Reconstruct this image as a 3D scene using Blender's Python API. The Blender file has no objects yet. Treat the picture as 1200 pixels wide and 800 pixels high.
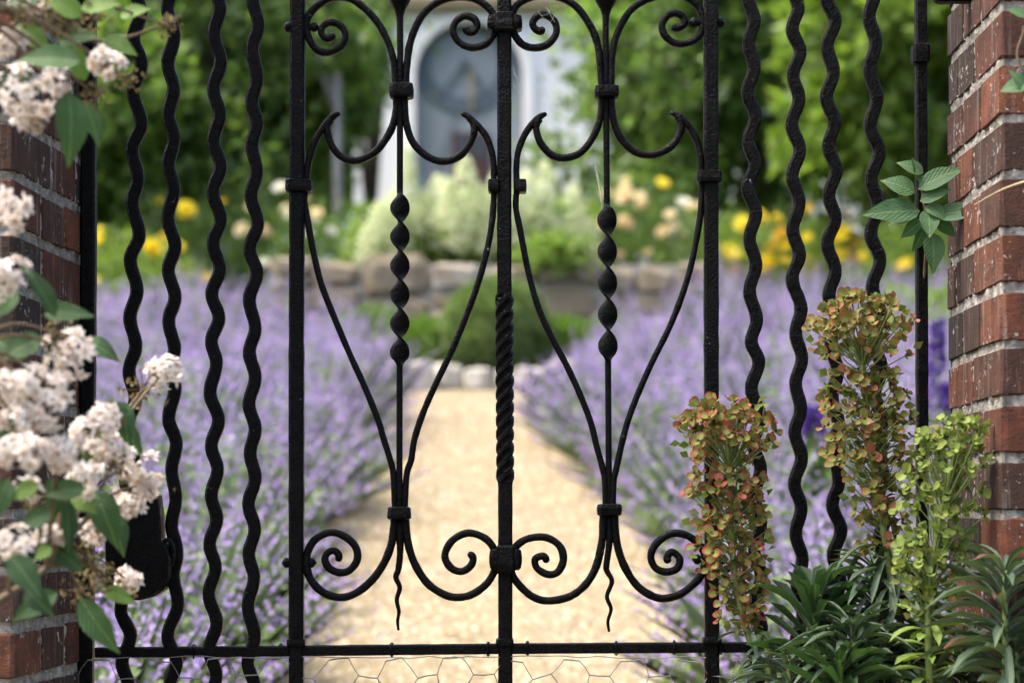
import bpy, math, random
import numpy as np
from mathutils import Vector, Matrix, Quaternion, noise as mnoise

random.seed(7)
rng = np.random.default_rng(11)
R = math.radians
scene = bpy.context.scene
col = scene.collection

# ------------------------------------------------------------------ camera
EYE = 0.93                      # eye height above the ground in front of the gate
FPX = 2400.0                    # focal length in photograph pixels (72 mm)
HOR = 610.0                     # photograph row of the horizon
cam_d = bpy.data.cameras.new('camera')
cam = bpy.data.objects.new('camera', cam_d)
col.objects.link(cam)
cam.location = (0, 0, EYE)
cam.rotation_euler = (R(90), 0, 0)
cam_d.lens = 72
cam_d.sensor_width = 36
cam_d.shift_y = (HOR - 400) / 1200
cam_d.clip_start = 0.1
cam_d.clip_end = 900
cam_d.dof.use_dof = True
cam_d.dof.focus_distance = 2.97
cam_d.dof.aperture_fstop = 3.8
cam_d.dof.aperture_blades = 0
scene.camera = cam

# ------------------------------------------------------------------ light
SUN_EL, SUN_AZ = R(62), R(-97)
world = bpy.data.worlds.new('World')
scene.world = world
world.use_nodes = True
wn = world.node_tree
sky = wn.nodes.new('ShaderNodeTexSky')
sky.sky_type = 'NISHITA'
sky.sun_disc = False
sky.sun_elevation = SUN_EL
sky.sun_rotation = SUN_AZ
sky.air_density = 1.0
sky.dust_density = 7.0
bg = wn.nodes['Background']
bg.inputs[1].default_value = 0.15
wn.links.new(sky.outputs[0], bg.inputs[0])
sun_d = bpy.data.lights.new('sun', 'SUN')
sun_d.energy = 1.35
sun_d.angle = R(24)
sun_d.color = (1.0, 0.95, 0.87)
sun = bpy.data.objects.new('sun', sun_d)
col.objects.link(sun)
sdir = Vector((math.sin(SUN_AZ) * math.cos(SUN_EL), math.cos(SUN_AZ) * math.cos(SUN_EL), math.sin(SUN_EL)))
sun.rotation_euler = (-sdir).to_track_quat('-Z', 'Y').to_euler()
sun.location = sdir * 60
vs = scene.view_settings
vs.view_transform = 'Standard'
vs.look = 'None'
vs.gamma = 1
vs.exposure = 1.95
vs.use_curve_mapping = False

# ------------------------------------------------------------------ helpers
GY = 3.0                        # distance of the gate
S0 = 0.157                      # slope of the garden beyond the gate


def gh(y):
    if y <= GY:
        return 0.0
    if y <= 18:
        return S0 * (y - GY)
    return S0 * 15 + 0.06 * (y - 18)


def at(px, py, d):
    return Vector(((px - 600) * d / FPX, d, EYE + (HOR - py) * d / FPX))


def g(px, py, dy=0.0):
    """a point of the gate's own plane"""
    v = at(px, py, GY)
    v.y += dy
    return v


PX = GY / FPX


def mk_mesh(name, V, F):
    me = bpy.data.meshes.new(name)
    me.from_pydata([tuple(v) for v in V], [], F)
    me.update()
    return me


def tri_mesh(name, V, F):
    V = np.asarray(V, dtype=np.float32)
    F = np.asarray(F, dtype=np.int32)
    me = bpy.data.meshes.new(name)
    me.vertices.add(len(V))
    me.vertices.foreach_set('co', V.ravel())
    n, k = F.shape
    me.loops.add(n * k)
    me.loops.foreach_set('vertex_index', F.ravel())
    me.polygons.add(n)
    me.polygons.foreach_set('loop_start', np.arange(n, dtype=np.int32) * k)
    me.polygons.foreach_set('loop_total', np.full(n, k, dtype=np.int32))
    me.update(calc_edges=True)
    me.validate()
    return me


def smooth(me):
    me.polygons.foreach_set('use_smooth', [True] * len(me.polygons))


def wpos(o):
    v = Vector((0, 0, 0))
    while o is not None:
        v += o.location
        o = o.parent
    return v


def tag(o, label=None, cat=None, group=None, kind=None):
    if label: o['label'] = label
    if cat: o['category'] = cat
    if group: o['group'] = group
    if kind: o['kind'] = kind
    return o


def thing(name, loc, label, cat, group=None):
    o = bpy.data.objects.new(name, None)
    o.empty_display_size = 0.05
    col.objects.link(o)
    o.location = loc
    return tag(o, label, cat, group)


def obj(name, me, mat, parent=None, origin=None):
    """links mesh data given in world coordinates (or centred on origin)"""
    o = bpy.data.objects.new(name, me)
    col.objects.link(o)
    if mat is not None and not me.materials:
        me.materials.append(mat)
    w = Vector((0, 0, 0))
    if parent is not None:
        o.parent = parent
        w = wpos(parent)
    if origin is not None:
        o.location = Vector(origin) - w
    elif parent is not None:
        me.transform(Matrix.Translation(-w))
    return o


def inst(name, me, M, parent=None):
    """a copy sharing mesh data, placed by a world matrix"""
    o = bpy.data.objects.new(name, me)
    col.objects.link(o)
    if parent is not None:
        o.parent = parent
        M = Matrix.Translation(-wpos(parent)) @ M
    o.matrix_basis = M
    return o


class Geo:
    def __init__(s):
        s.V = []
        s.F = []

    def add(s, V, F):
        b = len(s.V)
        s.V += [tuple(v) for v in V]
        s.F += [tuple(i + b for i in f) for f in F]
        return s

    def box(s, c, d, j=0.0):
        c = Vector(c)
        V = []
        for z in (-1, 1):
            for y in (-1, 1):
                for x in (-1, 1):
                    V.append((c.x + x * d[0] / 2 + random.uniform(-j, j), c.y + y * d[1] / 2 + random.uniform(-j, j), c.z + z * d[2] / 2 + random.uniform(-j, j)))
        s.add(V, [(0, 2, 3, 1), (4, 5, 7, 6), (0, 1, 5, 4), (2, 6, 7, 3), (0, 4, 6, 2), (1, 3, 7, 5)])
        return s

    def mesh(s, name, sm=False):
        me = mk_mesh(name, s.V, s.F)
        if sm: smooth(me)
        return me


def catmull(P, n=6, closed=False):
    P = [Vector(p) for p in P]
    out = []
    for i in range(len(P) - 1):
        p0 = P[i - 1] if i > 0 else P[i] * 2 - P[i + 1]
        p1, p2 = P[i], P[i + 1]
        p3 = P[i + 2] if i + 2 < len(P) else P[i + 1] * 2 - P[i]
        for k in range(n):
            t = k / n
            out.append(0.5 * ((2 * p1) + (p2 - p0) * t + (2 * p0 - 5 * p1 + 4 * p2 - p3) * t * t + (3 * p1 - p0 - 3 * p2 + p3) * t ** 3))
    out.append(P[-1])
    return out


def prof_round(n=8):
    return [(math.cos(2 * math.pi * i / n), math.sin(2 * math.pi * i / n)) for i in range(n)]


def prof_rect(w, h, b=0.25):
    """chamfered rectangle, half sizes w (in plane) and h (depth)"""
    c = min(w, h) * b
    return [(w, -h + c), (w, h - c), (w - c, h), (-w + c, h), (-w, h - c), (-w, -h + c), (-w + c, -h), (w - c, -h)]


def sweep(geo, P, prof, scale=None, twist=None, up=(0, 1, 0), rough=0.0):
    """sweeps a profile along P; profile x lies across the path, profile y along 'up'"""
    P = [Vector(p) for p in P]
    n = len(P)
    up = Vector(up)
    V = []
    F = []
    k = len(prof)
    ph = random.uniform(0, 50)
    B0 = None
    for i in range(n):
        T = (P[min(i + 1, n - 1)] - P[max(i - 1, 0)])
        if T.length < 1e-9: T = Vector((0, 0, 1))
        T.normalize()
        if B0 is None:
            B0 = up.copy()
        B = B0 - T * B0.dot(T)
        if B.length < 1e-4:
            B = Vector((1, 0, 0)) - T * T.x
        B.normalize()
        B0 = B
        N = B.cross(T)
        s = scale[i] if scale is not None else 1.0
        if rough:
            s *= 1 + rough * mnoise.noise(P[i] * 55 + Vector((ph, 0, 0))) + rough * 0.8 * mnoise.noise(P[i] * 160 + Vector((ph, 9, 0)))
        a = twist[i] if twist is not None else 0.0
        ca, sa = math.cos(a), math.sin(a)
        for (x, y) in prof:
            V.append(P[i] + N * ((x * ca - y * sa) * s) + B * ((x * sa + y * ca) * s))
    for i in range(n - 1):
        for j in range(k):
            F.append((i * k + j, i * k + (j + 1) % k, (i + 1) * k + (j + 1) % k, (i + 1) * k + j))
    F.append(tuple(range(k - 1, -1, -1)))
    F.append(tuple(range((n - 1) * k, n * k)))
    geo.add(V, F)
    return geo


def tube(P, r, n=6, name='tube', rough=0.0):
    ge = Geo()
    rr = r if hasattr(r, '__len__') else [r] * len(P)
    pr = prof_round(n)
    T = (Vector(P[-1]) - Vector(P[0])).normalized()
    up = (0, 1, 0) if abs(T.y) < 0.9 else (1, 0, 0)
    sweep(ge, P, pr, rr, up=up, rough=rough)
    return ge


def frame(base, tip, hint, w=None):
    base, tip, hint = Vector(base), Vector(tip), Vector(hint)
    X = tip - base
    L = X.length
    X.normalize()
    Z = hint - X * hint.dot(X)
    if Z.length < 1e-5: Z = X.orthogonal()
    Z.normalize()
    Y = Z.cross(X)
    w = L if w is None else w
    return Matrix(((X.x * L, Y.x * w, Z.x * L, base.x), (X.y * L, Y.y * w, Z.y * L, base.y), (X.z * L, Y.z * w, Z.z * L, base.z), (0, 0, 0, 1)))


def face_frame(c, nrm, s, spin=0.0):
    q = Vector(nrm).to_track_quat('Z', 'Y')
    return Matrix.Translation(Vector(c)) @ q.to_matrix().to_4x4() @ Matrix.Rotation(spin, 4, 'Z') @ Matrix.Diagonal((s, s, s, 1))


# ------------------------------------------------------------------ materials
class M:
    def __init__(s, name):
        s.m = bpy.data.materials.new(name)
        s.m.use_nodes = True
        s.t = s.m.node_tree
        s.b = s.t.nodes['Principled BSDF']
        s.out = s.t.nodes['Material Output']

    def n(s, typ, **kw):
        nd = s.t.nodes.new(typ)
        for k, v in kw.items():
            if k in nd.inputs: nd.inputs[k].default_value = v
            else: setattr(nd, k, v)
        return nd

    def l(s, a, b):
        s.t.links.new(a, b)

    def noise(s, scale, detail=4, rough=0.55, co='Object', vec=None):
        tc = s.n('ShaderNodeTexCoord')
        nz = s.n('ShaderNodeTexNoise')
        nz.inputs['Scale'].default_value = scale
        nz.inputs['Detail'].default_value = detail
        nz.inputs['Roughness'].default_value = rough
        s.l(vec if vec is not None else tc.outputs[co], nz.inputs['Vector'])
        return nz.outputs[0]

    def ramp(s, fac, stops, interp='LINEAR'):
        r = s.n('ShaderNodeValToRGB')
        r.color_ramp.interpolation = interp
        el = r.color_ramp.elements
        while len(el) < len(stops): el.new(0.5)
        for e, (p, c) in zip(el, stops):
            e.position = p
            e.color = (*c, 1) if len(c) == 3 else c
        s.l(fac, r.inputs[0])
        return r.outputs[0]

    def mix(s, fac, a, b, typ='MIX'):
        m = s.n('ShaderNodeMix', data_type='RGBA', blend_type=typ)
        for i, v in ((0, fac), (6, a), (7, b)):
            if hasattr(v, 'is_linked'): s.l(v, m.inputs[i])
            elif i == 0: m.inputs[0].default_value = v
            else: m.inputs[i].default_value = (*v, 1)
        return m.outputs[2]

    def math(s, op, a, b=0.0):
        m = s.n('ShaderNodeMath', operation=op)
        for i, v in enumerate((a, b)):
            if hasattr(v, 'is_linked'): s.l(v, m.inputs[i])
            else: m.inputs[i].default_value = v
        return m.outputs[0]

    def bump(s, h, strength=0.4, dist=0.01):
        b = s.n('ShaderNodeBump')
        b.inputs['Strength'].default_value = strength
        b.inputs['Distance'].default_value = dist
        s.l(h, b.inputs['Height'])
        s.l(b.outputs[0], s.b.inputs['Normal'])

    def set(s, color=None, rough=None, spec=None):
        if color is not None:
            if hasattr(color, 'is_linked'): s.l(color, s.b.inputs['Base Color'])
            else: s.b.inputs['Base Color'].default_value = (*color, 1)
        if rough is not None:
            if hasattr(rough, 'is_linked'): s.l(rough, s.b.inputs['Roughness'])
            else: s.b.inputs['Roughness'].default_value = rough
        if spec is not None: s.b.inputs['Specular IOR Level'].default_value = spec
        return s.m

    def island(s):
        return s.n('ShaderNodeNewGeometry').outputs['Random Per Island']

    def rnd(s):
        return s.n('ShaderNodeObjectInfo').outputs['Random']

    def translucent(s, color, fac):
        t = s.n('ShaderNodeBsdfTranslucent')
        if hasattr(color, 'is_linked'): s.l(color, t.inputs[0])
        else: t.inputs[0].default_value = (*color, 1)
        mx = s.n('ShaderNodeMixShader')
        mx.inputs[0].default_value = fac
        s.l(s.b.outputs[0], mx.inputs[1])
        s.l(t.outputs[0], mx.inputs[2])
        s.l(mx.outputs[0], s.out.inputs[0])


def leaf_mat(name, cols, rough=0.5, trans=0.35, per='island', tcol=None, spec=0.4):
    m = M(name)
    f = m.island() if per == 'island' else m.rnd()
    k = len(cols)
    c = m.ramp(f, [(i / max(1, k - 1), cc) for i, cc in enumerate(cols)])
    m.set(c, rough, spec)
    tc = m.mix(1.0, c, tcol or (1.4, 1.45, 0.85), 'MULTIPLY')
    m.translucent(tc, trans)
    return m.m


def iron_material():
    m = M('black_painted_iron')
    a = m.noise(70, 5, 0.6)
    b = m.noise(260, 4, 0.6)
    c = m.ramp(a, [(0.35, (0.0012, 0.0012, 0.0014)), (0.7, (0.004, 0.004, 0.0042))])
    fl = m.ramp(m.noise(30, 7, 0.8), [(0.665, (0, 0, 0)), (0.68, (1, 1, 1))])
    c = m.mix(fl, c, (0.22, 0.22, 0.21))
    m.set(c, m.ramp(a, [(0.3, (0.24,) * 3), (0.75, (0.48,) * 3)]), 0.07)
    pit = m.ramp(b, [(0.45, (0, 0, 0)), (0.62, (1, 1, 1))])
    h = m.math('ADD', m.math('MULTIPLY', a, 0.5), m.math('MULTIPLY', pit, 0.5))
    m.bump(h, 0.5, 0.003)
    return m.m


def brick_material():
    m = M('weathered_brick')
    base = m.ramp(m.rnd(), [(0.0, (0.032, 0.024, 0.020)), (0.22, (0.048, 0.031, 0.024)), (0.40, (0.105, 0.035, 0.021)),
                            (0.58, (0.042, 0.028, 0.022)), (0.75, (0.20, 0.066, 0.032)), (0.9, (0.085, 0.034, 0.022)), (1, (0.040, 0.032, 0.027))])
    tc = m.n('ShaderNodeTexCoord')
    geo = m.n('ShaderNodeNewGeometry')
    n1 = m.noise(28, 5, 0.65, vec=geo.outputs['Position'])
    c = m.mix(m.ramp(n1, [(0.35, (0, 0, 0)), (0.7, (0.8,) * 3)]), base, (0.024, 0.018, 0.016))
    # pale lime runs, stretched downwards
    mp = m.n('ShaderNodeMapping')
    mp.inputs['Scale'].default_value = (85, 85, 7)
    m.l(geo.outputs['Position'], mp.inputs[0])
    st = m.noise(1.0, 4, 0.6, vec=mp.outputs[0])
    c = m.mix(m.ramp(st, [(0.55, (0, 0, 0)), (0.72, (0.5,) * 3)]), c, (0.24, 0.22, 0.195))
    sp = m.math('MULTIPLY', m.noise(120, 4, 0.65, vec=geo.outputs['Position']), m.ramp(m.noise(9, 4, 0.6, vec=geo.outputs['Position']), [(0.35, (0.75,) * 3), (0.62, (1.12,) * 3)]))
    c = m.mix(m.ramp(sp, [(0.645, (0, 0, 0)), (0.69, (0.9,) * 3)]), c, (0.36, 0.35, 0.32))
    m.set(c, 0.9, 0.2)
    m.bump(m.math('ADD', m.noise(160, 6, 0.7, vec=geo.outputs['Position']), m.math('MULTIPLY', n1, 0.8)), 0.7, 0.006)
    return m.m


def simple_noise_mat(name, stops, scale, rough=0.85, bump=0.5, dist=0.01, bscale=None, spec=0.3, detail=6):
    m = M(name)
    geo = m.n('ShaderNodeNewGeometry')
    n1 = m.noise(scale, detail, 0.65, vec=geo.outputs['Position'])
    m.set(m.ramp(n1, stops), rough, spec)
    m.bump(m.noise(bscale or scale * 4, 6, 0.65, vec=geo.outputs['Position']), bump, dist)
    return m.m


MAT = {}
MAT['iron'] = iron_material()
MAT['brick'] = brick_material()
MAT['mortar'] = simple_noise_mat('lime_mortar', [(0.3, (0.12, 0.112, 0.098)), (0.5, (0.28, 0.265, 0.235)), (0.68, (0.48, 0.46, 0.43))], 55, 0.95, 1.0, 0.008, 140, 0.1)
MAT['wire'] = simple_noise_mat('galvanised_wire', [(0.3, (0.10, 0.10, 0.10)), (0.7, (0.22, 0.22, 0.21))], 60, 0.5, 0.1, 0.001)
MAT['soil'] = simple_noise_mat('garden_soil', [(0.3, (0.045, 0.034, 0.022)), (0.55, (0.075, 0.065, 0.03)), (0.75, (0.05, 0.075, 0.022))], 1.7, 0.95, 0.8, 0.05, 14)


def gravel_mat():
    m = M('cream_gravel')
    geo = m.n('ShaderNodeNewGeometry')
    v = m.n('ShaderNodeTexVoronoi')
    v.inputs['Scale'].default_value = 55
    m.l(geo.outputs['Position'], v.inputs['Vector'])
    sep = m.n('ShaderNodeSeparateColor')
    m.l(v.outputs['Color'], sep.inputs[0])
    c = m.ramp(sep.outputs[0], [(0, (0.10, 0.079, 0.05)), (0.45, (0.20, 0.168, 0.110)), (0.8, (0.305, 0.268, 0.195)), (1, (0.06, 0.048, 0.031))])
    pn = m.noise(3.5, 8, 0.7, vec=geo.outputs['Position'])
    c = m.mix(m.ramp(pn, [(0.42, (0, 0, 0)), (0.62, (0.75,) * 3)]), c, (0.175, 0.135, 0.073))
    m.set(c, 0.95, 0.15)
    m.bump(m.math('MULTIPLY', v.outputs['Distance'], -1.0), 0.9, 0.01)
    return m.m


MAT['gravel'] = gravel_mat()


def pebble_mat():
    m = M('gravel_stone')
    c = m.ramp(m.island(), [(0, (0.15, 0.113, 0.064)), (0.4, (0.255, 0.21, 0.128)), (0.8, (0.38, 0.33, 0.235)), (1, (0.10, 0.075, 0.046))])
    return m.set(c, 0.9, 0.2)


MAT['pebble'] = pebble_mat()


def wallstone_mat():
    m = M('lichen_stone')
    geo = m.n('ShaderNodeNewGeometry')
    base = m.ramp(m.rnd(), [(0, (0.17, 0.155, 0.125)), (0.35, (0.25, 0.22, 0.17)), (0.6, (0.13, 0.115, 0.095)), (0.8, (0.30, 0.25, 0.17)), (1, (0.30, 0.30, 0.29))])
    n1 = m.noise(5, 6, 0.65, vec=geo.outputs['Position'])
    c = m.mix(m.ramp(n1, [(0.42, (0, 0, 0)), (0.60, (0.85,) * 3)]), base, (0.20, 0.165, 0.11))
    n2 = m.noise(11, 5, 0.65, vec=geo.outputs['Position'])
    c = m.mix(m.ramp(n2, [(0.55, (0, 0, 0)), (0.7, (0.7,) * 3)]), c, (0.40, 0.385, 0.35))
    m.set(c, 0.95, 0.15)
    m.bump(m.noise(40, 6, 0.7, vec=geo.outputs['Position']), 0.8, 0.02)
    return m.m


MAT['wallstone'] = wallstone_mat()
MAT['whitestone'] = simple_noise_mat('pale_flint', [(0.3, (0.30, 0.28, 0.24)), (0.6, (0.46, 0.44, 0.39)), (0.8, (0.58, 0.56, 0.51))], 14, 0.85, 0.5, 0.02)
MAT['render'] = simple_noise_mat('white_render', [(0.3, (0.76, 0.79, 0.82)), (0.7, (0.84, 0.86, 0.88))], 0.8, 0.9, 0.2, 0.02, 12)
MAT['trim'] = simple_noise_mat('white_trim', [(0.3, (0.80, 0.81, 0.82)), (0.7, (0.86, 0.86, 0.86))], 2, 0.7, 0.1, 0.01)
MAT['slatepanel'] = simple_noise_mat('blue_grey_panel', [(0.3, (0.25, 0.295, 0.33)), (0.7, (0.31, 0.355, 0.39))], 1.5, 0.75, 0.1, 0.01)
MAT['dial'] = simple_noise_mat('slate_blue_paint', [(0.3, (0.09, 0.125, 0.155)), (0.7, (0.125, 0.165, 0.20))], 3, 0.6, 0.1, 0.01)
MAT['brass'] = simple_noise_mat('gilt_rod', [(0.3, (0.32, 0.26, 0.12)), (0.7, (0.42, 0.34, 0.16))], 5, 0.5, 0.1, 0.01)
MAT['roof'] = simple_noise_mat('roof_slate', [(0.3, (0.09, 0.09, 0.10)), (0.7, (0.15, 0.14, 0.15))], 2, 0.8, 0.4, 0.02)
MAT['glass'] = M('window_glass').set((0.03, 0.03, 0.04), 0.12, 0.5)
MAT['maroon'] = simple_noise_mat('maroon_paint', [(0.3, (0.07, 0.035, 0.035)), (0.7, (0.10, 0.05, 0.05))], 3, 0.6, 0.1, 0.01)
MAT['greywood'] = simple_noise_mat('weathered_grey_wood', [(0.3, (0.13, 0.13, 0.13)), (0.7, (0.22, 0.22, 0.22))], 6, 0.85, 0.5, 0.02)
MAT['bark'] = simple_noise_mat('bark', [(0.3, (0.045, 0.035, 0.026)), (0.7, (0.12, 0.10, 0.08))], 9, 0.95, 0.9, 0.04, 30)
MAT['twig'] = simple_noise_mat('brown_twig', [(0.3, (0.075, 0.055, 0.032)), (0.7, (0.15, 0.11, 0.065))], 60, 0.8, 0.4, 0.002)
MAT['straw'] = simple_noise_mat('dry_straw', [(0.3, (0.30, 0.24, 0.14)), (0.7, (0.42, 0.35, 0.22))], 60, 0.8, 0.3, 0.002)
MAT['cobweb'] = M('cobweb').set((0.55, 0.56, 0.55), 0.9, 0.1)

MAT['tree_dark'] = leaf_mat('dark_tree_leaf', [(0.065, 0.12, 0.036), (0.095, 0.17, 0.046), (0.135, 0.22, 0.06), (0.18, 0.26, 0.075)], 0.42, 0.55)
MAT['tree_mid'] = leaf_mat('mid_tree_leaf', [(0.085, 0.155, 0.038), (0.13, 0.22, 0.05), (0.18, 0.28, 0.068)], 0.45, 0.55)
MAT['tree_light'] = leaf_mat('light_tree_leaf', [(0.09, 0.16, 0.025), (0.14, 0.23, 0.034), (0.19, 0.28, 0.05)], 0.5, 0.5)
MAT['rose_leaf'] = leaf_mat('rose_leaf', [(0.05, 0.10, 0.028), (0.085, 0.15, 0.04), (0.13, 0.20, 0.055)], 0.45, 0.45)
MAT['lime_leaf'] = leaf_mat('lime_leaf', [(0.09, 0.17, 0.03), (0.15, 0.24, 0.045), (0.21, 0.29, 0.07)], 0.5, 0.42)
MAT['box_leaf'] = leaf_mat('box_leaf', [(0.085, 0.135, 0.05), (0.12, 0.185, 0.062), (0.16, 0.225, 0.08)], 0.5, 0.4)
MAT['hedge_leaf'] = leaf_mat('hedge_leaf', [(0.07, 0.135, 0.022), (0.10, 0.185, 0.03), (0.14, 0.23, 0.04)], 0.5, 0.4)
MAT['plume'] = leaf_mat('plume_floret', [(0.55, 0.62, 0.40), (0.68, 0.73, 0.52), (0.76, 0.79, 0.62)], 0.7, 0.45, tcol=(1, 1, 0.85))
MAT['cat_leaf'] = leaf_mat('catmint_leaf', [(0.13, 0.19, 0.09), (0.18, 0.255, 0.115), (0.23, 0.31, 0.15)], 0.7, 0.45, tcol=(1.2, 1.3, 0.8))
MAT['cat_flower'] = leaf_mat('catmint_flower', [(0.28, 0.20, 0.45), (0.355, 0.27, 0.535), (0.42, 0.335, 0.60), (0.51, 0.44, 0.67)], 0.7, 0.45, tcol=(1.15, 1.05, 1.12))
MAT['delph'] = leaf_mat('delphinium_flower', [(0.07, 0.025, 0.22), (0.11, 0.045, 0.30), (0.16, 0.08, 0.38)], 0.6, 0.25, tcol=(1, 1, 1.1))
MAT['yellow'] = leaf_mat('yellow_petal', [(0.76, 0.60, 0.035), (0.80, 0.68, 0.06), (0.82, 0.74, 0.14)], 0.6, 0.4, 'rnd', tcol=(1, 1, 0.8))
MAT['apricot'] = leaf_mat('apricot_petal', [(0.72, 0.58, 0.36), (0.76, 0.67, 0.46), (0.78, 0.73, 0.56)], 0.6, 0.4, 'rnd', tcol=(1, 1, 0.9))
MAT['orange'] = leaf_mat('orange_petal', [(0.76, 0.48, 0.06), (0.78, 0.58, 0.10)], 0.6, 0.4, 'rnd', tcol=(1, 1, 0.9))
MAT['whitep'] = leaf_mat('white_petal', [(0.74, 0.74, 0.66), (0.78, 0.78, 0.72)], 0.6, 0.25, 'rnd', tcol=(1, 1, 0.95))


def floret_mat(name, a, b, core):
    m = M(name)
    tc = m.n('ShaderNodeTexCoord')
    ln = m.n('ShaderNodeVectorMath', operation='LENGTH')
    m.l(tc.outputs['Object'], ln.inputs[0])
    c0 = m.mix(m.rnd(), a, b)
    c = m.mix(m.ramp(ln.outputs['Value'], [(0.15, (1, 1, 1)), (0.5, (0, 0, 0))]), c0, core)
    m.set(c, 0.65, 0.2)
    m.translucent(m.mix(1.0, c, (1, 0.97, 0.93), 'MULTIPLY'), 0.4)
    return m.m


MAT['floret'] = floret_mat('cream_floret', (0.76, 0.68, 0.63), (0.82, 0.79, 0.75), (0.66, 0.56, 0.44))
MAT['faded'] = floret_mat('faded_floret', (0.17, 0.13, 0.05), (0.36, 0.27, 0.15), (0.12, 0.14, 0.04))


def broadleaf_mat(name, cols, vein=0.25, rough=0.55, trans=0.25, tint=None):
    """leaf built on a unit mesh: x along the midrib, y across"""
    m = M(name)
    tc = m.n('ShaderNodeTexCoord')
    sp = m.n('ShaderNodeSeparateXYZ')
    m.l(tc.outputs['Object'], sp.inputs[0])
    ay = m.math('ABSOLUTE', sp.outputs[1])
    c = m.ramp(m.rnd(), [(i / max(1, len(cols) - 1), cc) for i, cc in enumerate(cols)])
    mid = m.ramp(ay, [(0.0, (1, 1, 1)), (0.045, (0, 0, 0))])
    c2 = m.mix(0.45, c, (0.22, 0.28, 0.13))
    c = m.mix(mid, c, c2)
    n1 = m.noise(9, 4, 0.6)
    c = m.mix(m.ramp(n1, [(0.4, (0, 0, 0)), (0.8, (0.45,) * 3)]), c, cols[0])
    if tint:
        # red leaf ends on some leaves
        tipf = m.math('MULTIPLY', m.ramp(sp.outputs[0], [(0.6, (0, 0, 0)), (1.0, (1, 1, 1))]), m.ramp(m.rnd(), [(0.95, (0, 0, 0)), (0.96, (1, 1, 1))]))
        c = m.mix(tipf, c, tint)
    m.set(c, rough, 0.25)
    # side veins
    wv = m.math('SINE', m.math('MULTIPLY', m.math('SUBTRACT', sp.outputs[0], m.math('MULTIPLY', ay, 0.7)), 55.0))
    m.bump(m.math('ADD', m.math('MULTIPLY', wv, vein), n1), 0.25, 0.02)
    m.translucent(m.mix(1.0, c, (1.5, 1.7, 0.7), 'MULTIPLY'), trans)
    return m.m


MAT['deutzia_leaf'] = broadleaf_mat('deutzia_leaf', [(0.026, 0.062, 0.022), (0.038, 0.088, 0.03), (0.052, 0.11, 0.036)])
MAT['deutzia_young'] = broadleaf_mat('young_deutzia_leaf', [(0.085, 0.16, 0.026), (0.11, 0.19, 0.032)])
MAT['sprig_leaf'] = broadleaf_mat('climber_leaf', [(0.042, 0.095, 0.042), (0.055, 0.118, 0.05), (0.068, 0.135, 0.056)], 0.1)
MAT['euph_leaf'] = broadleaf_mat('spurge_leaf', [(0.040, 0.066, 0.044), (0.056, 0.088, 0.056), (0.080, 0.115, 0.072)], 0.0, 0.55, 0.15, (0.16, 0.06, 0.045))
MAT['euph_leaf_green'] = broadleaf_mat('green_spurge_leaf', [(0.022, 0.052, 0.020), (0.032, 0.072, 0.026), (0.046, 0.09, 0.034)], 0.0, 0.45, 0.2)
MAT['bract_inner'] = leaf_mat('inner_bract', [(0.07, 0.11, 0.022), (0.12, 0.16, 0.03), (0.15, 0.13, 0.035), (0.10, 0.15, 0.03)], 0.6, 0.3)
MAT['euph_leaf_lime'] = broadleaf_mat('lime_spurge_leaf', [(0.10, 0.16, 0.03), (0.14, 0.20, 0.04), (0.18, 0.24, 0.05)], 0.0, 0.5, 0.25)
MAT['euph_stem'] = simple_noise_mat('spurge_stem', [(0.3, (0.10, 0.145, 0.04)), (0.7, (0.16, 0.20, 0.06))], 50, 0.6, 0.2, 0.002)


def bract_mat(name, red, bright=1.0):
    m = M(name)
    tc = m.n('ShaderNodeTexCoord')
    ln = m.n('ShaderNodeVectorMath', operation='LENGTH')
    m.l(tc.outputs['Object'], ln.inputs[0])
    r = m.rnd()
    b = bright
    g0 = m.ramp(r, [(0, (0.105 * b, 0.155 * b, 0.028 * b)), (0.5, (0.175 * b, 0.225 * b, 0.042 * b)), (1, (0.13 * b, 0.19 * b, 0.04 * b))])
    redc = m.ramp(r, [(0, (0.20, 0.028, 0.025)), (0.6, (0.32, 0.045, 0.05)), (1, (0.26, 0.06, 0.035))])
    sp = m.n('ShaderNodeSeparateXYZ')
    m.l(tc.outputs['Object'], sp.inputs[0])
    lx = m.math('SUBTRACT', m.math('ABSOLUTE', sp.outputs[0]), 0.50)
    lob = m.math('SQRT', m.math('ADD', m.math('MULTIPLY', lx, lx), m.math('MULTIPLY', sp.outputs[1], sp.outputs[1])))
    wob = m.math('ADD', lob, m.math('MULTIPLY', m.math('SUBTRACT', m.noise(3.0, 3), 0.5), 0.35))
    rim = m.ramp(wob, [(0.42 - 0.15 * red, (0, 0, 0)), (0.50, (red,) * 3)])
    c = m.mix(rim, g0, redc)
    # some bracts have reddened all over
    al = m.ramp(m.math('FRACT', m.math('MULTIPLY', r, 7.31)), [(0.92, (0, 0, 0)), (0.95, (red * 0.75,) * 3)])
    c = m.mix(al, c, (0.33, 0.065, 0.06))
    c = m.mix(m.ramp(ln.outputs['Value'], [(0.16, (1, 1, 1)), (0.30, (0, 0, 0))]), c, (0.06, 0.085, 0.018))
    m.set(c, 0.6, 0.25)
    m.translucent(m.mix(1.0, c, (1.2, 1.2, 0.7), 'MULTIPLY'), 0.3)
    return m.m


MAT['bract_red'] = bract_mat('reddened_bract', 1.0)
MAT['bract_mid'] = bract_mat('tinged_bract', 0.75, 0.85)
MAT['bract_green'] = bract_mat('fresh_bract', 0.08, 1.05)

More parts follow.
